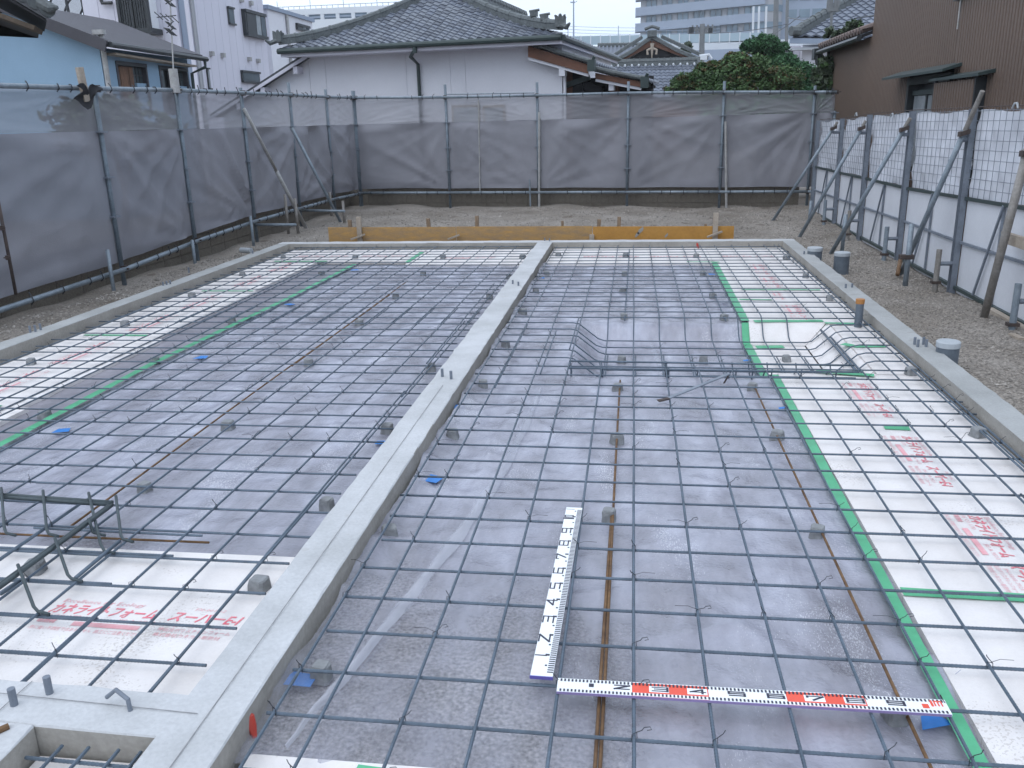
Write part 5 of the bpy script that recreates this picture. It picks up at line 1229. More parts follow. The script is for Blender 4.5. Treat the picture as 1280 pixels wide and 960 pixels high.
# curved polycarbonate canopy on its far side
mb = MB(); c = at_y(92, 16, YW+.4); 
mb.grid(lambda u, v: (XL-.02-1.15*u, YW+.2+v*1.5, c.z+.75*math.sqrt(max(0, 1-u*u*.95))-.05), 8, 3); mb.build('canopy', see_through(mat('smoky_polycarbonate', (.22,.22,.24), .2), .35), Wb, fix=False)
for v in (0, .75, 1.5):
    mb = MB(); mb.tube([(XL-.02-1.15*k/8, YW+.2+v, c.z+.75*math.sqrt(max(0, 1-(k/8)**2*.95))-.04) for k in range(9)], .03, 6); mb.tube([(XL-.6, YW+.2+v, c.z+.6), (XL-.55, YW+.2+v, c.z-.6)], .04, 6); mb.build('canopy_rib', MT['frame_dark'], Wb)
# next white block down the lane
XA = -12.5; YA0, YA1 = at_x(337, 40, XA).y, at_x(391, 40, XA).y; zA = at_x(350, 13, XA).z
Ab = thing('white_annex', 'low white block with flat roof and one small window past the tall white building', 'building', (XA-2, YA0+2, GZ))
MB().box(XA-4, XA, YA0, YA1, -.2, zA-.08).build('wall', MT['plaster'], Ab)
MB().box(XA-4.1, XA+.08, YA0-.1, YA1+.1, zA-.08, zA+.05).build('roof_edge', MT['far_hazed_grey'], Ab)
MB().tube([(XA+.06, YA0+1.6, zA-.1), (XA+.06, YA0+1.6, -.2)], .05, 6).build('downpipe', MT['pole_light'], Ab)
win_x(Ab, 369, 29, 386, 41, XA, 'glass', .08, .04, True)

# ------------------------------------------------------------------ aerial
p0 = at_x(218, 112, -6.4); p1 = at_x(212, -12, -6.4)
an = thing('aerial', 'thin weathered television aerial rising above the net fence', 'aerial', (p0.x, p0.y, GZ))
MB().tube([(p0.x, p0.y, GZ), p0, p1], .010, 6).build('mast', MT['pole_light'], an)
for (y, ln, dy) in ((4, .10, .05), (23, .34, 0), (40, .10, -.05), (32, .06, .1)):
    q = at_x(213+y*.03, y, -6.4); mb = MB(); mb.tube([q+Vector((-.02, -ln, -.02)), q+Vector((.02, ln*.35, .05))], .007, 5)
    for k in range(4): r_ = q+Vector((0, -ln+ln*1.3*k/3, 0)); mb.tube([r_+Vector((-.05, 0, .05)), r_+Vector((.05, .02, -.05))], .006, 4)
    mb.build('aerial_arm', MT['frame_dark'], an)

# ------------------------------------------------------------------ eave of the neighbour's tiled roof, upper corner
Te = thing('tiled_eave', 'dark overhanging corner of a tiled roof above the net near the blue wall', 'roof', (-7.2, 9.7, 2.6))
q = [at_y(x, y, 9.7) for x, y in ((-70, -62), (62, 17), (48, 38), (-60, -2))]
vd = Vector((q[1].x-.5, q[1].y, 0)).normalized(); b2 = vd*1.6+Vector((0, 0, .12))
ed = (q[1]-q[0]).normalized(); 
slab(Te, q[1], q[1]+b2, q[0]+b2, q[0], .07, 'roof_deck', 'slate_dark')
MB().bar(q[3], q[2], .05, .16, (0, -1, .3)).build('barge_board', MT['bark'], Te)
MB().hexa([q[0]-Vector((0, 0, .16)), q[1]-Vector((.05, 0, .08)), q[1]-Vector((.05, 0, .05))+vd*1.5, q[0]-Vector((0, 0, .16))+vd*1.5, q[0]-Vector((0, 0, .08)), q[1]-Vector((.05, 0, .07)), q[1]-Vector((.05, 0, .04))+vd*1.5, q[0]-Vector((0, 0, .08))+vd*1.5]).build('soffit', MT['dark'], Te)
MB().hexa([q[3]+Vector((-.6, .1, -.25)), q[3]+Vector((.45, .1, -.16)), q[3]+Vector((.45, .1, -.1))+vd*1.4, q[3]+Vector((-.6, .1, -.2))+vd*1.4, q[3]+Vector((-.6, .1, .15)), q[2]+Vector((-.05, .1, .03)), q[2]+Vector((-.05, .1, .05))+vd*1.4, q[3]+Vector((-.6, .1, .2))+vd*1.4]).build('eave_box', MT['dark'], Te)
for k in range(7):
    c = q[1].lerp(q[0], k*.115)+Vector((0, -.02, .05)); MB().tube([c, c+vd*.5+Vector((0, 0, .05))], .085, 10, True, [.085, .10]).build('verge_tile', MT['tile_cap'], Te)
c = q[1]+Vector((.02, -.02, .06)); MB().tube([c-ed*.12, c+ed*.02, c+ed*.12+Vector((0, 0, .06))], .05, 8, True, [.07, .06, .02]).build('ridge_end_ornament', MT['tile_cap'], Te)

# ------------------------------------------------------------------ brown corrugated house beside the panel fence
BX = 3.7; Br = thing('brown_house', 'brown corrugated metal house with a shuttered window beside the panel fence', 'house', (BX+2, 13, GZ))
def corr(parent, y0, y1, z0, z1, X, name='corrugated_wall', pitch=.076, top=None):
    mb = MB(); n = int((y1-y0)/pitch)*4
    for j, zz in enumerate((0, 1)):
        for i in range(n+1):
            y = y0+(y1-y0)*(i-(i % 4)+(0, .55, 2.8, 3.4)[i % 4])/n if i < n else y1; z = z0 if zz == 0 else (top(y) if top else z1); mb.v.append((X-(0, .022, .022, 0)[i % 4], y, z))
    for i in range(n): mb.f.append((i, i+1, n+2+i, n+1+i))
    return mb.build(name, MT['brown_metal'], parent, fix=False)
yC, yE = 15.2, at_x(1036, 90, BX).y
WY0, WY1, WZ = 11.45, 13.02, 1.80
corr(Br, yC, yE, -.2, 2.60, BX); corr(Br, WY1+.04, yC, -.2, 5.2, BX); corr(Br, 11.16, WY1+.04, WZ+.16, 5.2, BX); corr(Br, 11.16, WY1+.04, -.2, .7, BX, 'corrugated_apron')
corr(Br, 5.5, 11.16, -.2, 5.2, BX-.04)
MB().box(BX+.02, BX+4, 5.5, yE, -.2, 2.4).build('wall_core', MT['dark'], Br) if False else None
MB().box(BX+.35, BX+.4, 5.5, yE-.02, -.2, 2.55).build('wall_core', MT['dark'], Br)
MB().box(BX+.35, BX+.4, 5.5, yC-.02, 2.56, 5.2).build('wall_core', MT['dark'], Br)
MB().box(BX-.05, BX+4, yE, yE+.05, -.2, 2.6).build('end_wall', MT['brown_metal'], Br); MB().box(BX, BX+4, yC, yC+.05, 2.62, 5.2).build('end_wall', MT['brown_metal'], Br)
MB().box(BX-.03, BX-.0, yE-.05, yE+.052, -.2, 2.6).build('corner_trim', MT['frame_dark'], Br)
tiled_face(Br, (BX-.16, yE+.2, 2.68), (BX-.16, yC+.02, 2.68), (BX+1.4, yC+.02, 3.20), (BX+1.4, yE+.2, 3.20), .20, .22, 'roof_tiles', 'tile_rust', amp=.03)
slab(Br, (BX-.17, yE+.2, 2.64), (BX-.17, yC, 2.64), (BX+1.4, yC, 3.15), (BX+1.4, yE+.2, 3.15), .05, 'roof_deck', 'dark')
for k in range(17): y = yC+.1+.2*k; MB().tube([(BX-.19, y, 2.70), (BX+.1, y, 2.79)], .055, 8).build('eave_tile', MT['tile_rust'], Br)
MB().tube([(BX-.22, yE+.25, 2.58), (BX-.22, yC-.05, 2.58)], .045, 8).build('gutter', MT['frame_dark'], Br)
mb = MB(); mb.tube([(BX-.22, yE+.1, 2.58), (BX-.2, yE+.1, 2.40), (BX-.06, yE+.08, 2.25), (BX-.06, yE+.08, -.2)], .05, 8); mb.build('downpipe', MT['frame_dark'], Br)
MB().obox((BX-.2, yE+.2, 2.56), (.08, 0, 0), (0, .12, 0), (0, 0, .1)).build('gutter_end', MT['frame_dark'], Br)
MB().box(BX-.10, BX-.03, 5.5, 11.35, 2.66, 2.72).build('upper_flashing', MT['frame_dark'], Br)
MB().tube([(BX-.07, 11.18, 2.66), (BX-.07, 11.18, 2.35)], .012, 5).build('hanging_cable', MT['pole_light'], Br)
# window, hood and shutter box
w = MB().box(BX+.10, BX+.12, WY0, WY1, .7, WZ).build('window', MT['frame_dark'], Br)
MB().box(BX-.03, BX+.13, WY1-.06, WY1+.03, .7, WZ).build('jamb', MT['frame_dark'], w); MB().box(BX-.03, BX+.13, WY0, WY0+.05, .7, WZ).build('jamb', MT['frame_dark'], w)
ys = [WY0+.06, WY0+.52, WY0+.97, WY1-.08]
for i in range(3): MB().box(BX+.085-.02*i, BX+.095-.02*i, ys[i]+.02, ys[i+1]-.02, .75, WZ-.14).build('pane', MT['glass_pale'], w)
for i in (1, 2): MB().box(BX+.05, BX+.10, ys[i]-.025, ys[i]+.018, .72, WZ-.13).build('mullion', MT['frame_dark'], w)
MB().box(BX+.02, BX+.10, WY0+.06, WY1-.08, WZ-.13, WZ-.07).build('head_rail', MT['gutter'], w)
MB().hexa([(BX-.26, WY0-.52, WZ+.09), (BX-.26, WY1+.42, WZ+.09), (BX, WY1+.42, WZ+.16), (BX, WY0-.52, WZ+.16), (BX-.26, WY0-.52, WZ+.12), (BX-.26, WY1+.42, WZ+.12), (BX, WY1+.42, WZ+.20), (BX, WY0-.52, WZ+.20)]).build('window_hood', MT['gutter'], Br)
MB().box(BX-.03, BX+.02, WY0-.1, WY1+.05, WZ, WZ+.095).build('hood_board', MT['frame_dark'], Br)
sx = BX-.16; y0, y1 = 10.16, WY0-.01
corr(Br, y0, y1, .6, WZ-.02, sx, 'shutter_box_face'); MB().box(sx+.02, BX-.045, y0, y1, .58, WZ-.03).build('shutter_box', MT['brown_metal'], Br)
MB().hexa([(sx-.06, y0-.22, WZ), (sx-.06, y1+.05, WZ), (BX-.05, y1+.05, WZ+.03), (BX-.05, y0-.22, WZ+.03), (sx-.06, y0-.22, WZ+.03), (sx-.06, y1+.05, WZ+.03), (BX-.05, y1+.05, WZ+.07), (BX-.05, y0-.22, WZ+.07)]).build('shutter_box_cap', MT['gutter'], Br)
MB().box(sx-.015, sx+.02, y1-.03, y1+.02, .58, WZ).build('shutter_box_edge', MT['frame_dark'], Br); MB().box(sx-.01, BX-.05, y0-.04, y0-.003, .58, WZ).build('shutter_box_side', MT['frame_dark'], Br)

# ------------------------------------------------------------------ temple-like house with the decorated gable
TY = 42.; tp = lambda x, y, Y=TY: at_y(x, y, Y)
T = thing('gabled_house', 'old tile roofed house with a brown decorated gable end', 'house', (tp(815, 90).x, TY+3, GZ))
A, B = tp(733, 122), tp(905, 122); C, D = tp(872, 79, TY+2.2), tp(760, 82, TY+2.2)
tiled_face(T, A, B, C, D, .28, .26, 'roof_tiles', 'tile')
slab(T, A-Vector((0, 0, .06)), B-Vector((0, 0, .06)), C-Vector((0, 0, .06)), D-Vector((0, 0, .06)), .08, 'roof_deck', 'slate_dark')
gl, gr, ga = tp(768, 77, TY+2.3), tp(875, 75, TY+2.3), tp(815, 45, TY+2.3)
MB().prism([gl+Vector((.5, .3, 0)), gr+Vector((-.5, .3, 0)), ga+Vector((0, .3, -.35))], (0, .1, 0)).build('gable_wall', MT['dark'], T)
bk = Vector((0, 6, 0))
for e, s in ((gl, -1), (gr, 1)):
    MB().bar(e+Vector((0, .12, -.02)), ga+Vector((0, .12, -.30)), .08, .22).build('barge_board', MT['brown_wood'], T)
    ridge(T, [e+Vector((0, 0, .05)), e.lerp(ga, .5)+Vector((0, 0, -.04)), ga+Vector((0, 0, .02))], .065, 'verge_cap')
    ridge(T, [e+Vector((-.4*s*-1, .35, .12)), ga+Vector((.45*s, .35, .02))], .06, 'verge_cap')
    tiled_face(T, *( (e+bk, e+Vector((0, .1, 0)), ga+Vector((0, .1, 0)), ga+bk) if s > 0 else (e+Vector((0, .1, 0)), e+bk, ga+bk, ga+Vector((0, .1, 0))) ), .28, .26, 'side_slope', 'tile')
    c = e+Vector((.15*s, -.15, .08)); mb = MB(); mb.obox(c, (.16, 0, 0), (0, .10, 0), (0, 0, .09)); mb.tube([c+Vector((-.2*s, 0, .1)), c+Vector((.25*s, 0, .14)), c+Vector((.38*s, 0, -.05))], .06, 6); mb.build('ridge_end_ornament', MT['far_white'], T)
mb = MB(); mb.obox(ga+Vector((0, -.05, .10)), (.22, 0, 0), (0, .12, 0), (0, 0, .14)); mb.tube([ga+Vector((-.35, 0, .30)), ga+Vector((0, 0, .42)), ga+Vector((.35, 0, .30))], .08, 6); mb.build('ridge_end_ornament', MT['tile_cap'], T)
g0 = tp(815, 64, TY+2.2); mb = MB(); mb.tube([g0+Vector((0, 0, .35)), g0+Vector((0, 0, -.3))], .12, 8, True, [.10, .02]); 
for s in (-1, 1): mb.tube([g0+Vector((0, 0, .15)), g0+Vector((.22*s, 0, .05)), g0+Vector((.2*s, 0, -.15))], .06, 6)
mb.build('gable_pendant', MT['wood_pale'], T)
ridge(T, [D+Vector((-.2, 0, .15)), C+Vector((.2, 0, .15))], .13, 'ridge_cap')
for k in range(13): p = D.lerp(C, (k+.5)/13)+Vector((0, -.25, -.05)); MB().tube([p, p+Vector((0, .4, .12))], .05, 6).build('eave_tile', MT['far_white'], T)
ridge(T, [A+Vector((0, 0, .1)), D+Vector((0, 0, .1))], .12, 'hip_cap'); ridge(T, [B+Vector((0, 0, .1)), C+Vector((0, 0, .1))], .12, 'hip_cap')
MB().box(A.x+.6, B.x-.6, TY+.6, TY+5, -.2, A.z).build('wall', MT['brown_wood'], T)
# ribbed roof behind it
SY = 50.; s = lambda x, y, Y=SY: at_y(x, y, Y)
S = thing('ribbed_roof_shed', 'grey ribbed roof between the white house and the decorated gable', 'shed', (s(775, 80).x, SY+1, GZ))
a, b, c, d = s(744, 84), s(806, 82), s(806, 57, SY+2), s(747, 58, SY+2)
slab(S, a, b, c, d, .08, 'roof_slope', 'tile')
for k in range(12): p, q = a.lerp(b, (k+.5)/12), d.lerp(c, (k+.5)/12); MB().bar(p+Vector((0, 0, .05)), q+Vector((0, 0, .05)), .08, .06).build('roof_rib', MT['tile'], S)
MB().box(a.x+.2, b.x-.2, SY+.3, SY+1.9, -.2, a.z).build('wall', MT['far_hazed_tan'], S)
ridge(S, [d+Vector((0, 0, .08)), c+Vector((0, 0, .08))], .1)

# ------------------------------------------------------------------ house behind the trees with the steep tile slope
RY = 26.
Rh = thing('grey_tile_house', 'pale house with a long grey tile slope behind the trees by the brown house', 'house', (at_y(1040, 90, RY).x, RY+2, GZ))
a, b = at_y(990, 45, RY), at_y(1140, 47, RY); d, c = at_y(1095, -14, RY+3), at_y(1200, -20, RY+3)
tiled_face(Rh, a, b, c, d, .27, .25, 'roof_tiles', 'tile'); slab(Rh, a-Vector((0, 0, .05)), b-Vector((0, 0, .05)), c-Vector((0, 0, .05)), d-Vector((0, 0, .05)), .07, 'roof_deck', 'slate_dark')
ridge(Rh, [a+Vector((.1, 0, .16)), a.lerp(d, .5)+Vector((0, 0, .14)), d+Vector((0, 0, .18))], .10, 'hip_cap')
c0 = a+Vector((.05, -.1, .10)); MB().tube([c0+Vector((-.1, 0, .02)), c0+Vector((.12, .1, .02))], .13, 8).build('ridge_end_ornament', MT['tile_cap'], Rh)
MB().bar(a+Vector((-.05, .0, -.12)), b+Vector((0, 0, -.12)), .10, .13).build('gutter', MT['far_hazed_grey'], Rh)
w0 = at_y(1003, 60, RY+.5).x; MB().box(w0, w0+5, RY+.5, RY+3, -.2, a.z-.2).build('wall', MT['plaster'], Rh)
MB().box(w0-.55, w0-.01, RY+.8, RY+2.8, -.2, a.z-.2).build('wall', MT['white_siding'], Rh)
wz = at_y(992, 62, RY+.7).z; w = MB().box(w0-.5, w0-.2, RY+.77, RY+.795, wz-.5, wz).build('window', MT['frame_dark'], Rh); MB().box(w0-.42, w0-.32, RY+.765, RY+.769, wz-.45, wz-.05).build('pane', MT['glass_pale'], w)
zc = at_y(1010, 61, RY+.3).z; MB().box(w0-.6, w0+4, RY+.1, RY+.49, zc-.03, zc+.03).build('canopy', MT['far_white'], Rh)

# ================================================================== FAR BUILDINGS
# noise barrier along the raised road
BY = 130.; br = thing('noise_barrier', 'long pale blue noise barrier along a raised road', 'barrier', (at_y(815, 60, BY).x, BY, 0))
p0, p1, p2 = at_y(690, 46, BY), at_y(690, 57, BY), at_y(690, 72, BY); x1 = at_y(950, 50, BY).x; n = 21
for k in range(n):
    a = p0.x+(x1-p0.x)*k/n; b = p0.x+(x1-p0.x)*(k+1)/n; dz = -.5*k/n
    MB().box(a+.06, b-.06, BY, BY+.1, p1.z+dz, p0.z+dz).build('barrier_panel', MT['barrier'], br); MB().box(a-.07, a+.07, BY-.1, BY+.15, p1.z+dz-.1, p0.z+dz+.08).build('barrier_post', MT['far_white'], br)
MB().box(p0.x-40, x1+60, BY, BY+8, p2.z-1.2, p1.z-.3).build('road_deck', MT['far_white'], br); 
for k in range(4): x = p0.x-30+k*28; MB().box(x, x+2.5, BY+2, BY+5, -.1, p2.z-1.21).build('deck_pier', MT['far_white'], br)
MB().box(p0.x-40, x1+40, BY-3, BY-2.5, -.1, p2.z+.1).build('lower_wall', MT['far_hazed_grey'], br)
# street lamp
lx = at_y(717, 46, BY+2); lt = at_y(717, -20, BY+2); o = thing('street_lamp', 'thin tall lamp post standing on the raised road', 'street lamp', (lx.x, lx.y, lx.z))
MB().tube([lx-Vector((0, 0, 1.5)), lt], .10, 8, True, [.13, .07]).build('post', MT['far_hazed_grey'], o)
q = at_y(717, 4, BY+2); MB().tube([q, q+Vector((.5, 0, .25))], .05, 6).build('lamp_arm', MT['far_hazed_grey'], o); MB().obox(q+Vector((-.15, 0, .12)), (.3, 0, 0), (0, .12, 0), (0, 0, .08)).build('lamp_head', MT['far_hazed_grey'], o)
for i, (x, y0, y1) in enumerate(((710, 31, 37), (773, 32, 39))):
    a = at_y(x, y0, BY+3); MB().tube([a, at_y(x, 48, BY+3)], .06, 6).build('wire_post', MT['far_hazed_grey'], br)
for i, y in enumerate((29, 33, 37)):
    a, b = at_y(640, y-1, BY+3), at_y(900, y+3, BY+3); mb = MB(); mb.tube([a.lerp(b, k/12)-Vector((0, 0, .5*math.sin(math.pi*k/12))) for k in range(13)], .028, 4)
    o = mb.build('overhead_wire', MT['far_hazed_grey']); tag(o, ['upper', 'middle', 'lower'][i]+' thin wire strung above the pale noise barrier', 'wire', 'wires above the noise barrier')

# hospital-like block with stacked balconies
HY = 210.; Hp = thing('balcony_building', 'large grey blue building with stacked balcony bands and a rounded corner', 'building', (at_y(870, 60, HY).x, HY, 0))
xl, xr = at_y(794, 30, HY).x, at_y(951, 30, HY-8).x; FH = 3.25; zb0 = at_y(794, 40, HY).z
dY = -13.
def pl_(t, off=0): return Vector((xl+(xr-xl)*t, HY+dY*t+off, 0))
for k in range(-4, 4):
    z = zb0+k*FH*1.0
    a, b = pl_(0), pl_(1); a2, b2 = pl_(0, 3.5), pl_(1, 3.5)
    MB().hexa([(a.x, a.y, z), (b.x, b.y, z), (b2.x, b2.y, z), (a2.x, a2.y, z), (a.x, a.y, z+1.75), (b.x, b.y, z+1.75), (b2.x, b2.y, z+1.75), (a2.x, a2.y, z+1.75)]).build('balcony_band', MT['far_hazed_grey'], Hp)
    if k < 3:
        z2 = z+1.75; n = 22
        a3 = pl_(.045, 1.4); mb = MB(); a4, b4 = pl_(.045, 1.6), pl_(1, 1.6)
        MB().hexa([(a4.x, a4.y, z2), (b4.x, b4.y, z2), (b4.x, b4.y+.3, z2), (a4.x, a4.y+.3, z2), (a4.x, a4.y, z+FH), (b4.x, b4.y, z+FH), (b4.x, b4.y+.3, z+FH), (a4.x, a4.y+.3, z+FH)]).build('recessed_wall', MT['far_hazed_tan'], Hp)
        if k < -1: continue
        for i in range(n):
            t0, t1 = .05+.94*i/n, .05+.94*(i+.86)/n; p, q = pl_(t0, 1.2), pl_(t1, 1.2)
            MB().hexa([(p.x, p.y, z2+.05), (q.x, q.y, z2+.05), (q.x, q.y+.2, z2+.05), (p.x, p.y+.2, z2+.05), (p.x, p.y, z+FH-.05), (q.x, q.y, z+FH-.05), (q.x, q.y+.2, z+FH-.05), (p.x, p.y+.2, z+FH-.05)]).build('window', MT['far_glass'] if i % 3 else MT['far_hazed_tan'], Hp)
tx = at_y(957, 30, HY-10).x; MB().tube([(tx, HY-12+3, -.1), (tx, HY-12+3, 45)], 3.3, 20).build('rounded_tower', MT['far_hazed_tan'], Hp)
for k in range(-2, 3): z = zb0+k*FH+1.9; MB().tube([(tx, HY-9, z), (tx, HY-9, z+1.3)], 3.45, 20).build('tower_windows', MT['far_glass'], Hp)
wx = tx+3.2
MB().box(wx, wx+46, HY-8, HY+8, -.1, 42).build('side_wing', MT['far_hazed_grey'], Hp)
for k in range(-1, 4):
    for i in range(9):
        z = zb0+k*FH+.9; x = wx+1.2+i*2.6; MB().box(x, x+2.1, HY-8.15, HY-8.002, z, z+1.6).build('window', MT['far_glass'], Hp)
for x in (942, 949, 958): p = at_y(x, 45, HY-22); q = at_y(x, 8, HY-22); MB().tube([p-Vector((0, 0, 6)), q], .22, 6).build('vent_stack', MT['far_white'], Hp)

# parking deck in the distance
KY = 150.; Pk = thing('parking_deck', 'distant white parking building with a row of long openings', 'building', (at_y(415, 20, KY).x, KY, 0))
x0, x1 = at_y(345, 20, KY).x, at_y(520, 20, KY).x; zt, zm, zn = at_y(415, 11, KY).z, at_y(415, 17, KY).z, at_y(415, 23.5, KY).z
MB().box(x0, x1, KY, KY+.4, zm, zm+.9).build('parapet', MT['far_white'], Pk); MB().box(x0, x1, KY, KY+.4, -.1, zn).build('lower_wall', MT['far_white'], Pk); MB().box(x0, x1, KY+1.5, KY+12, -.1, zm+.5).build('dark_interior', MT['far_glass'], Pk)
n = 9
for k in range(n+1): x = x0+(x1-x0)*k/n; MB().box(x-.3, x+.3, KY+.02, KY+.38, zn, zm).build('column', MT['far_white'], Pk)
for k in range(n): x = x0+(x1-x0)*(k+.12)/n; MB().box(x, x+(x1-x0)/n*.76, KY+.15, KY+.25, (zm+zn)/2-.12, (zm+zn)/2+.1).build('guard_rail', MT['far_hazed_grey'], Pk)
zr = at_y(415, 5, KY).z
mb = MB(); mb.tube([(x0, KY+1, zr), (x1, KY+1, zr)], .05, 4)
for k in range(26): x = x0+(x1-x0)*k/25; mb.tube([(x, KY+1, zm+.5), (x, KY+1, zr+(.9 if k % 6 == 0 else 0))], .05, 4)
mb.build('roof_railing', MT['far_hazed_grey'], Pk)

# utility poles
def upole(px, py0, Y, zt_px, label, r, arms):
    g = at_y(px, 100, Y); t = at_y(px, zt_px, Y); o = thing('utility_pole', label, 'utility pole', (g.x, g.y, GZ))
    MB().tube([(g.x, g.y, GZ), t], r, 10, True, [r*1.2, r*.85]).build('pole', MT['util'], o)
    for (py, ln) in arms:
        q = at_y(px, py, Y); mb = MB(); mb.bar(q-Vector((ln, 0, 0)), q+Vector((ln, 0, 0)), .09, .09)
        for s in (-.9, -.5, .5, .9): mb.tube([q+Vector((ln*s, 0, .04)), q+Vector((ln*s, 0, .22))], .05, 6)
        mb.build('cross_arm', MT['util'], o)
    return o, Vector((g.x, g.y, t.z))
u1, t1 = upole(878, 70, 48, 30, 'utility pole with a cluttered cross arm above the maple', .15, [(37, .55), (41, .35)])
q = at_y(864, 38, 48); MB().tube([q-Vector((0, 0, .12)), q+Vector((0, 0, .15))], .14, 8).build('transformer', MT['frame_dark'], u1); q = at_y(888, 38, 48); MB().tube([q-Vector((0, 0, .12)), q+Vector((0, 0, .12))], .12, 8).build('transformer', MT['frame_dark'], u1)
u2, t2 = upole(971, 70, 60, -30, 'tall grey utility pole rising behind the dark pine', .17, [])
u3, t3 = upole(985, 70, 57, -30, 'thin pale pole close to the tall grey utility pole', .10, [])
u4, t4 = upole(1041, 20, 24, -20, 'slim steel pole before the steep tile slope', .035, [(12, .12)])
for i, (a, b, lb) in enumerate(((at_y(955, 45, 58), at_y(1000, 20, 40), 'wire slanting up past the tall grey utility pole'), (at_y(985, 22, 40), at_y(1100, 18, 24), 'thin wire crossing before the steep tile slope'), (at_y(860, 42, 48), at_y(985, 30, 57), 'sagging wire between the cluttered pole and the pale pole'))):
    mb = MB(); mb.tube([a.lerp(b, k/8)-Vector((0, 0, .15*math.sin(math.pi*k/8))) for k in range(9)], .018, 4); tag(mb.build('overhead_wire', MT['frame_dark']), lb, 'wire')

# ================================================================== TREES
def tree(name, label, cat, base, blobs, leaf, n, mats, trunk=True, r=.09, seed=1, flat=.6):
    rr = random.Random(seed); t = thing(name, label, cat, base)
    base = Vector(base)
    mbs = [MB() for _ in mats]
    for (c, rad, wt) in blobs:
        c = Vector(c)
        cl = []
        for _ in range(int(n*wt/26)):
            d = Vector((rr.gauss(0, 1), rr.gauss(0, 1), rr.gauss(0, 1))).normalized(); k = rr.random()**.45
            cl.append(c+Vector((d.x*rad[0], d.y*rad[1], d.z*rad[2]))*k)
        for q in cl:
            m = mbs[0] if len(mats) == 1 or rr.random() > .2 else mbs[1]
            for _ in range(26):
                p = q+Vector((rr.gauss(0, .30), rr.gauss(0, .30), rr.gauss(0, .22)))*rad[2]*.55
                a = Vector((rr.gauss(0, 1), rr.gauss(0, 1), rr.gauss(0, flat))).normalized(); b = a.cross(Vector((rr.gauss(0, 1), rr.gauss(0, 1), rr.gauss(0, 1)))).normalized(); s = leaf*rr.uniform(.6, 1.4)
                m.quad(p-a*s, p+b*s*.45, p+a*s, p-b*s*.45+Vector((0, 0, -s*.2)))
    for m, mk in zip(mbs, mats):
        if m.f: tag(m.build('foliage', MT[mk], t, fix=False), kind='stuff')
    if trunk:
        top = Vector(blobs[0][0]); mid = base.lerp(top, .45)+Vector((.08, .05, 0)); mb = MB(); mb.tube([base, mid, top], r, 8, True, [r*1.3, r, r*.4]); mb.build('trunk', MT['bark'], t)
        mb = MB()
        for (c, rad, wt) in blobs[1:]: mb.tube([mid, mid.lerp(Vector(c), .6)+Vector((0, 0, .1)), Vector(c)], r*.5, 6, True, [r*.6, r*.4, r*.15])
        if mb.f: mb.build('limb', MT['bark'], t)
    return t
TYm = 19.5
def tb(px, py, Y, rx, rz, w): p = at_y(px, py, Y); return ((p.x, p.y, p.z), (rx, rx*.9, rz), w)
tree('maple_tree', 'broad reddish green maple showing above the far net', 'tree', (at_y(905, 120, TYm).x, TYm, GZ),
     [tb(905, 100, TYm, .75, .32, .22), tb(870, 105, TYm, .52, .24, .12), tb(930, 84, TYm, .55, .26, .16), tb(965, 100, TYm, .65, .30, .16), tb(850, 112, TYm, .30, .16, .05), tb(900, 118, TYm, .95, .35, .2), tb(888, 88, TYm, .34, .18, .06), tb(918, 74, TYm, .26, .14, .05)], .036, 52000, ['leaf_green', 'leaf_russet'], seed=3)
TYp = 23.
tree('pine_tree', 'dark green clipped pine behind the reddish maple', 'tree', (at_y(965, 120, TYp).x, TYp, GZ),
     [tb(955, 56, TYp, .42, .22, .2), tb(938, 58, TYp, .25, .14, .08), tb(972, 60, TYp, .26, .16, .1), tb(975, 78, TYp, .42, .22, .2), tb(992, 92, TYp, .56, .28, .22), tb(1006, 104, TYp, .42, .24, .14), tb(960, 80, TYp, .4, .25, .1), tb(985, 112, TYp, .7, .3, .2)], .036, 40000, ['leaf_dark'], seed=5)
tree('dark_bush', 'dark bush dimly seen through the far net under the maple', 'bush', (2.2, 17.6, GZ),
     [((2.4, 17.6, 1.35), (.9, .4, .45), .5), ((3.2, 17.7, 1.3), (.7, .4, .5), .4), ((1.5, 17.6, 1.2), (.6, .4, .4), .3)], .06, 7000, ['leaf_dark'], r=.05, seed=21)
TYv = 17.9
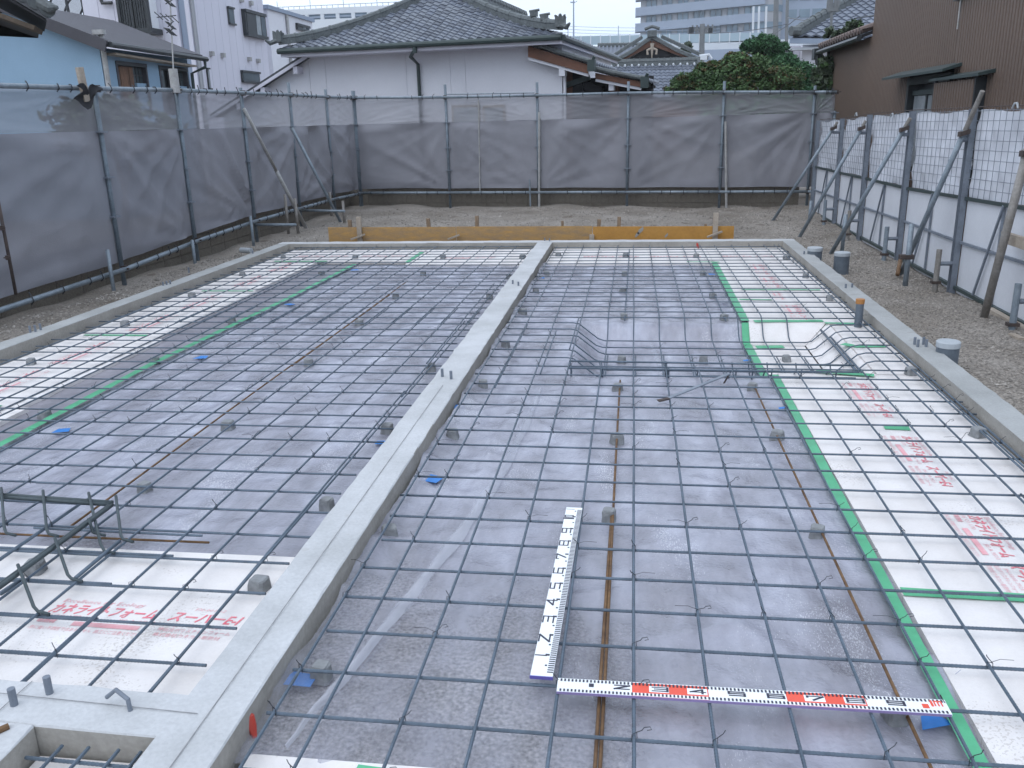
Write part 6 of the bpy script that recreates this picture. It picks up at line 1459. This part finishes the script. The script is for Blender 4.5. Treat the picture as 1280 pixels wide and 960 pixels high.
tree('climbing_shrub', 'leafy climbing shrub at the corner of the brown house', 'shrub', (at_y(1030, 150, TYv).x, TYv, GZ),
     [tb(1030, 85, TYv, .13, .22, .2), tb(1027, 105, TYv, .16, .22, .25), tb(1031, 128, TYv, .13, .25, .25), tb(1022, 96, TYv, .10, .14, .12), tb(1035, 75, TYv, .07, .12, .06)], .055, 3600, ['leaf_vine', 'leaf_green'], r=.03, seed=8, flat=1)
tree('roof_weed', 'leafy plant growing above the russet tiled eave of the brown house', 'plant', tuple(at_x(1044, 52, 3.85)),
     [((lambda p: (p.x, p.y, p.z))(at_x(1044, 42, 3.9)), (.25, .25, .12), .5), ((lambda p: (p.x, p.y, p.z))(at_x(1062, 34, 3.95)), (.22, .35, .08), .4), ((lambda p: (p.x, p.y, p.z))(at_x(1070, 31, 4.0)), (.1, .25, .08), .2)], .05, 1500, ['leaf_vine', 'leaf_green'], r=.02, seed=9, flat=1)
tree('green_bush', 'small green bush dimly seen through the net before the blue house', 'bush', (-7.2, 11.6, GZ),
     [((-7.2, 11.6, 1.55), (.7, .9, .38), .7), ((-7.1, 12.3, 1.45), (.5, .6, .3), .3)], .06, 5000, ['leaf_vine'], r=.04, seed=12)
tree('green_bush', 'small pale bush by the utility pole and noise barrier', 'bush', tuple(at_y(858, 100, 46)),
     [((lambda p: (p.x, p.y, p.z))(at_y(858, 60, 46)), (.25, .3, .3), 1)], .1, 500, ['leaf_vine'], r=.05, seed=13)

# ================================================================== HAZE
hz = MB().box(-940, 940, -940, 940, -1.6, 52).build('haze', None); tag(hz, kind='stuff')
hm = bpy.data.materials.new('pale_haze'); hm.use_nodes = True; nt = hm.node_tree
for n in list(nt.nodes): nt.nodes.remove(n)
o = nt.nodes.new('ShaderNodeOutputMaterial'); v = nt.nodes.new('ShaderNodeVolumePrincipled'); v.inputs['Color'].default_value = (.96, .98, 1, 1); v.inputs['Density'].default_value = .0007; v.inputs['Anisotropy'].default_value = .2
nt.links.new(v.outputs[0], o.inputs['Volume']); hz.data.materials.append(hm)
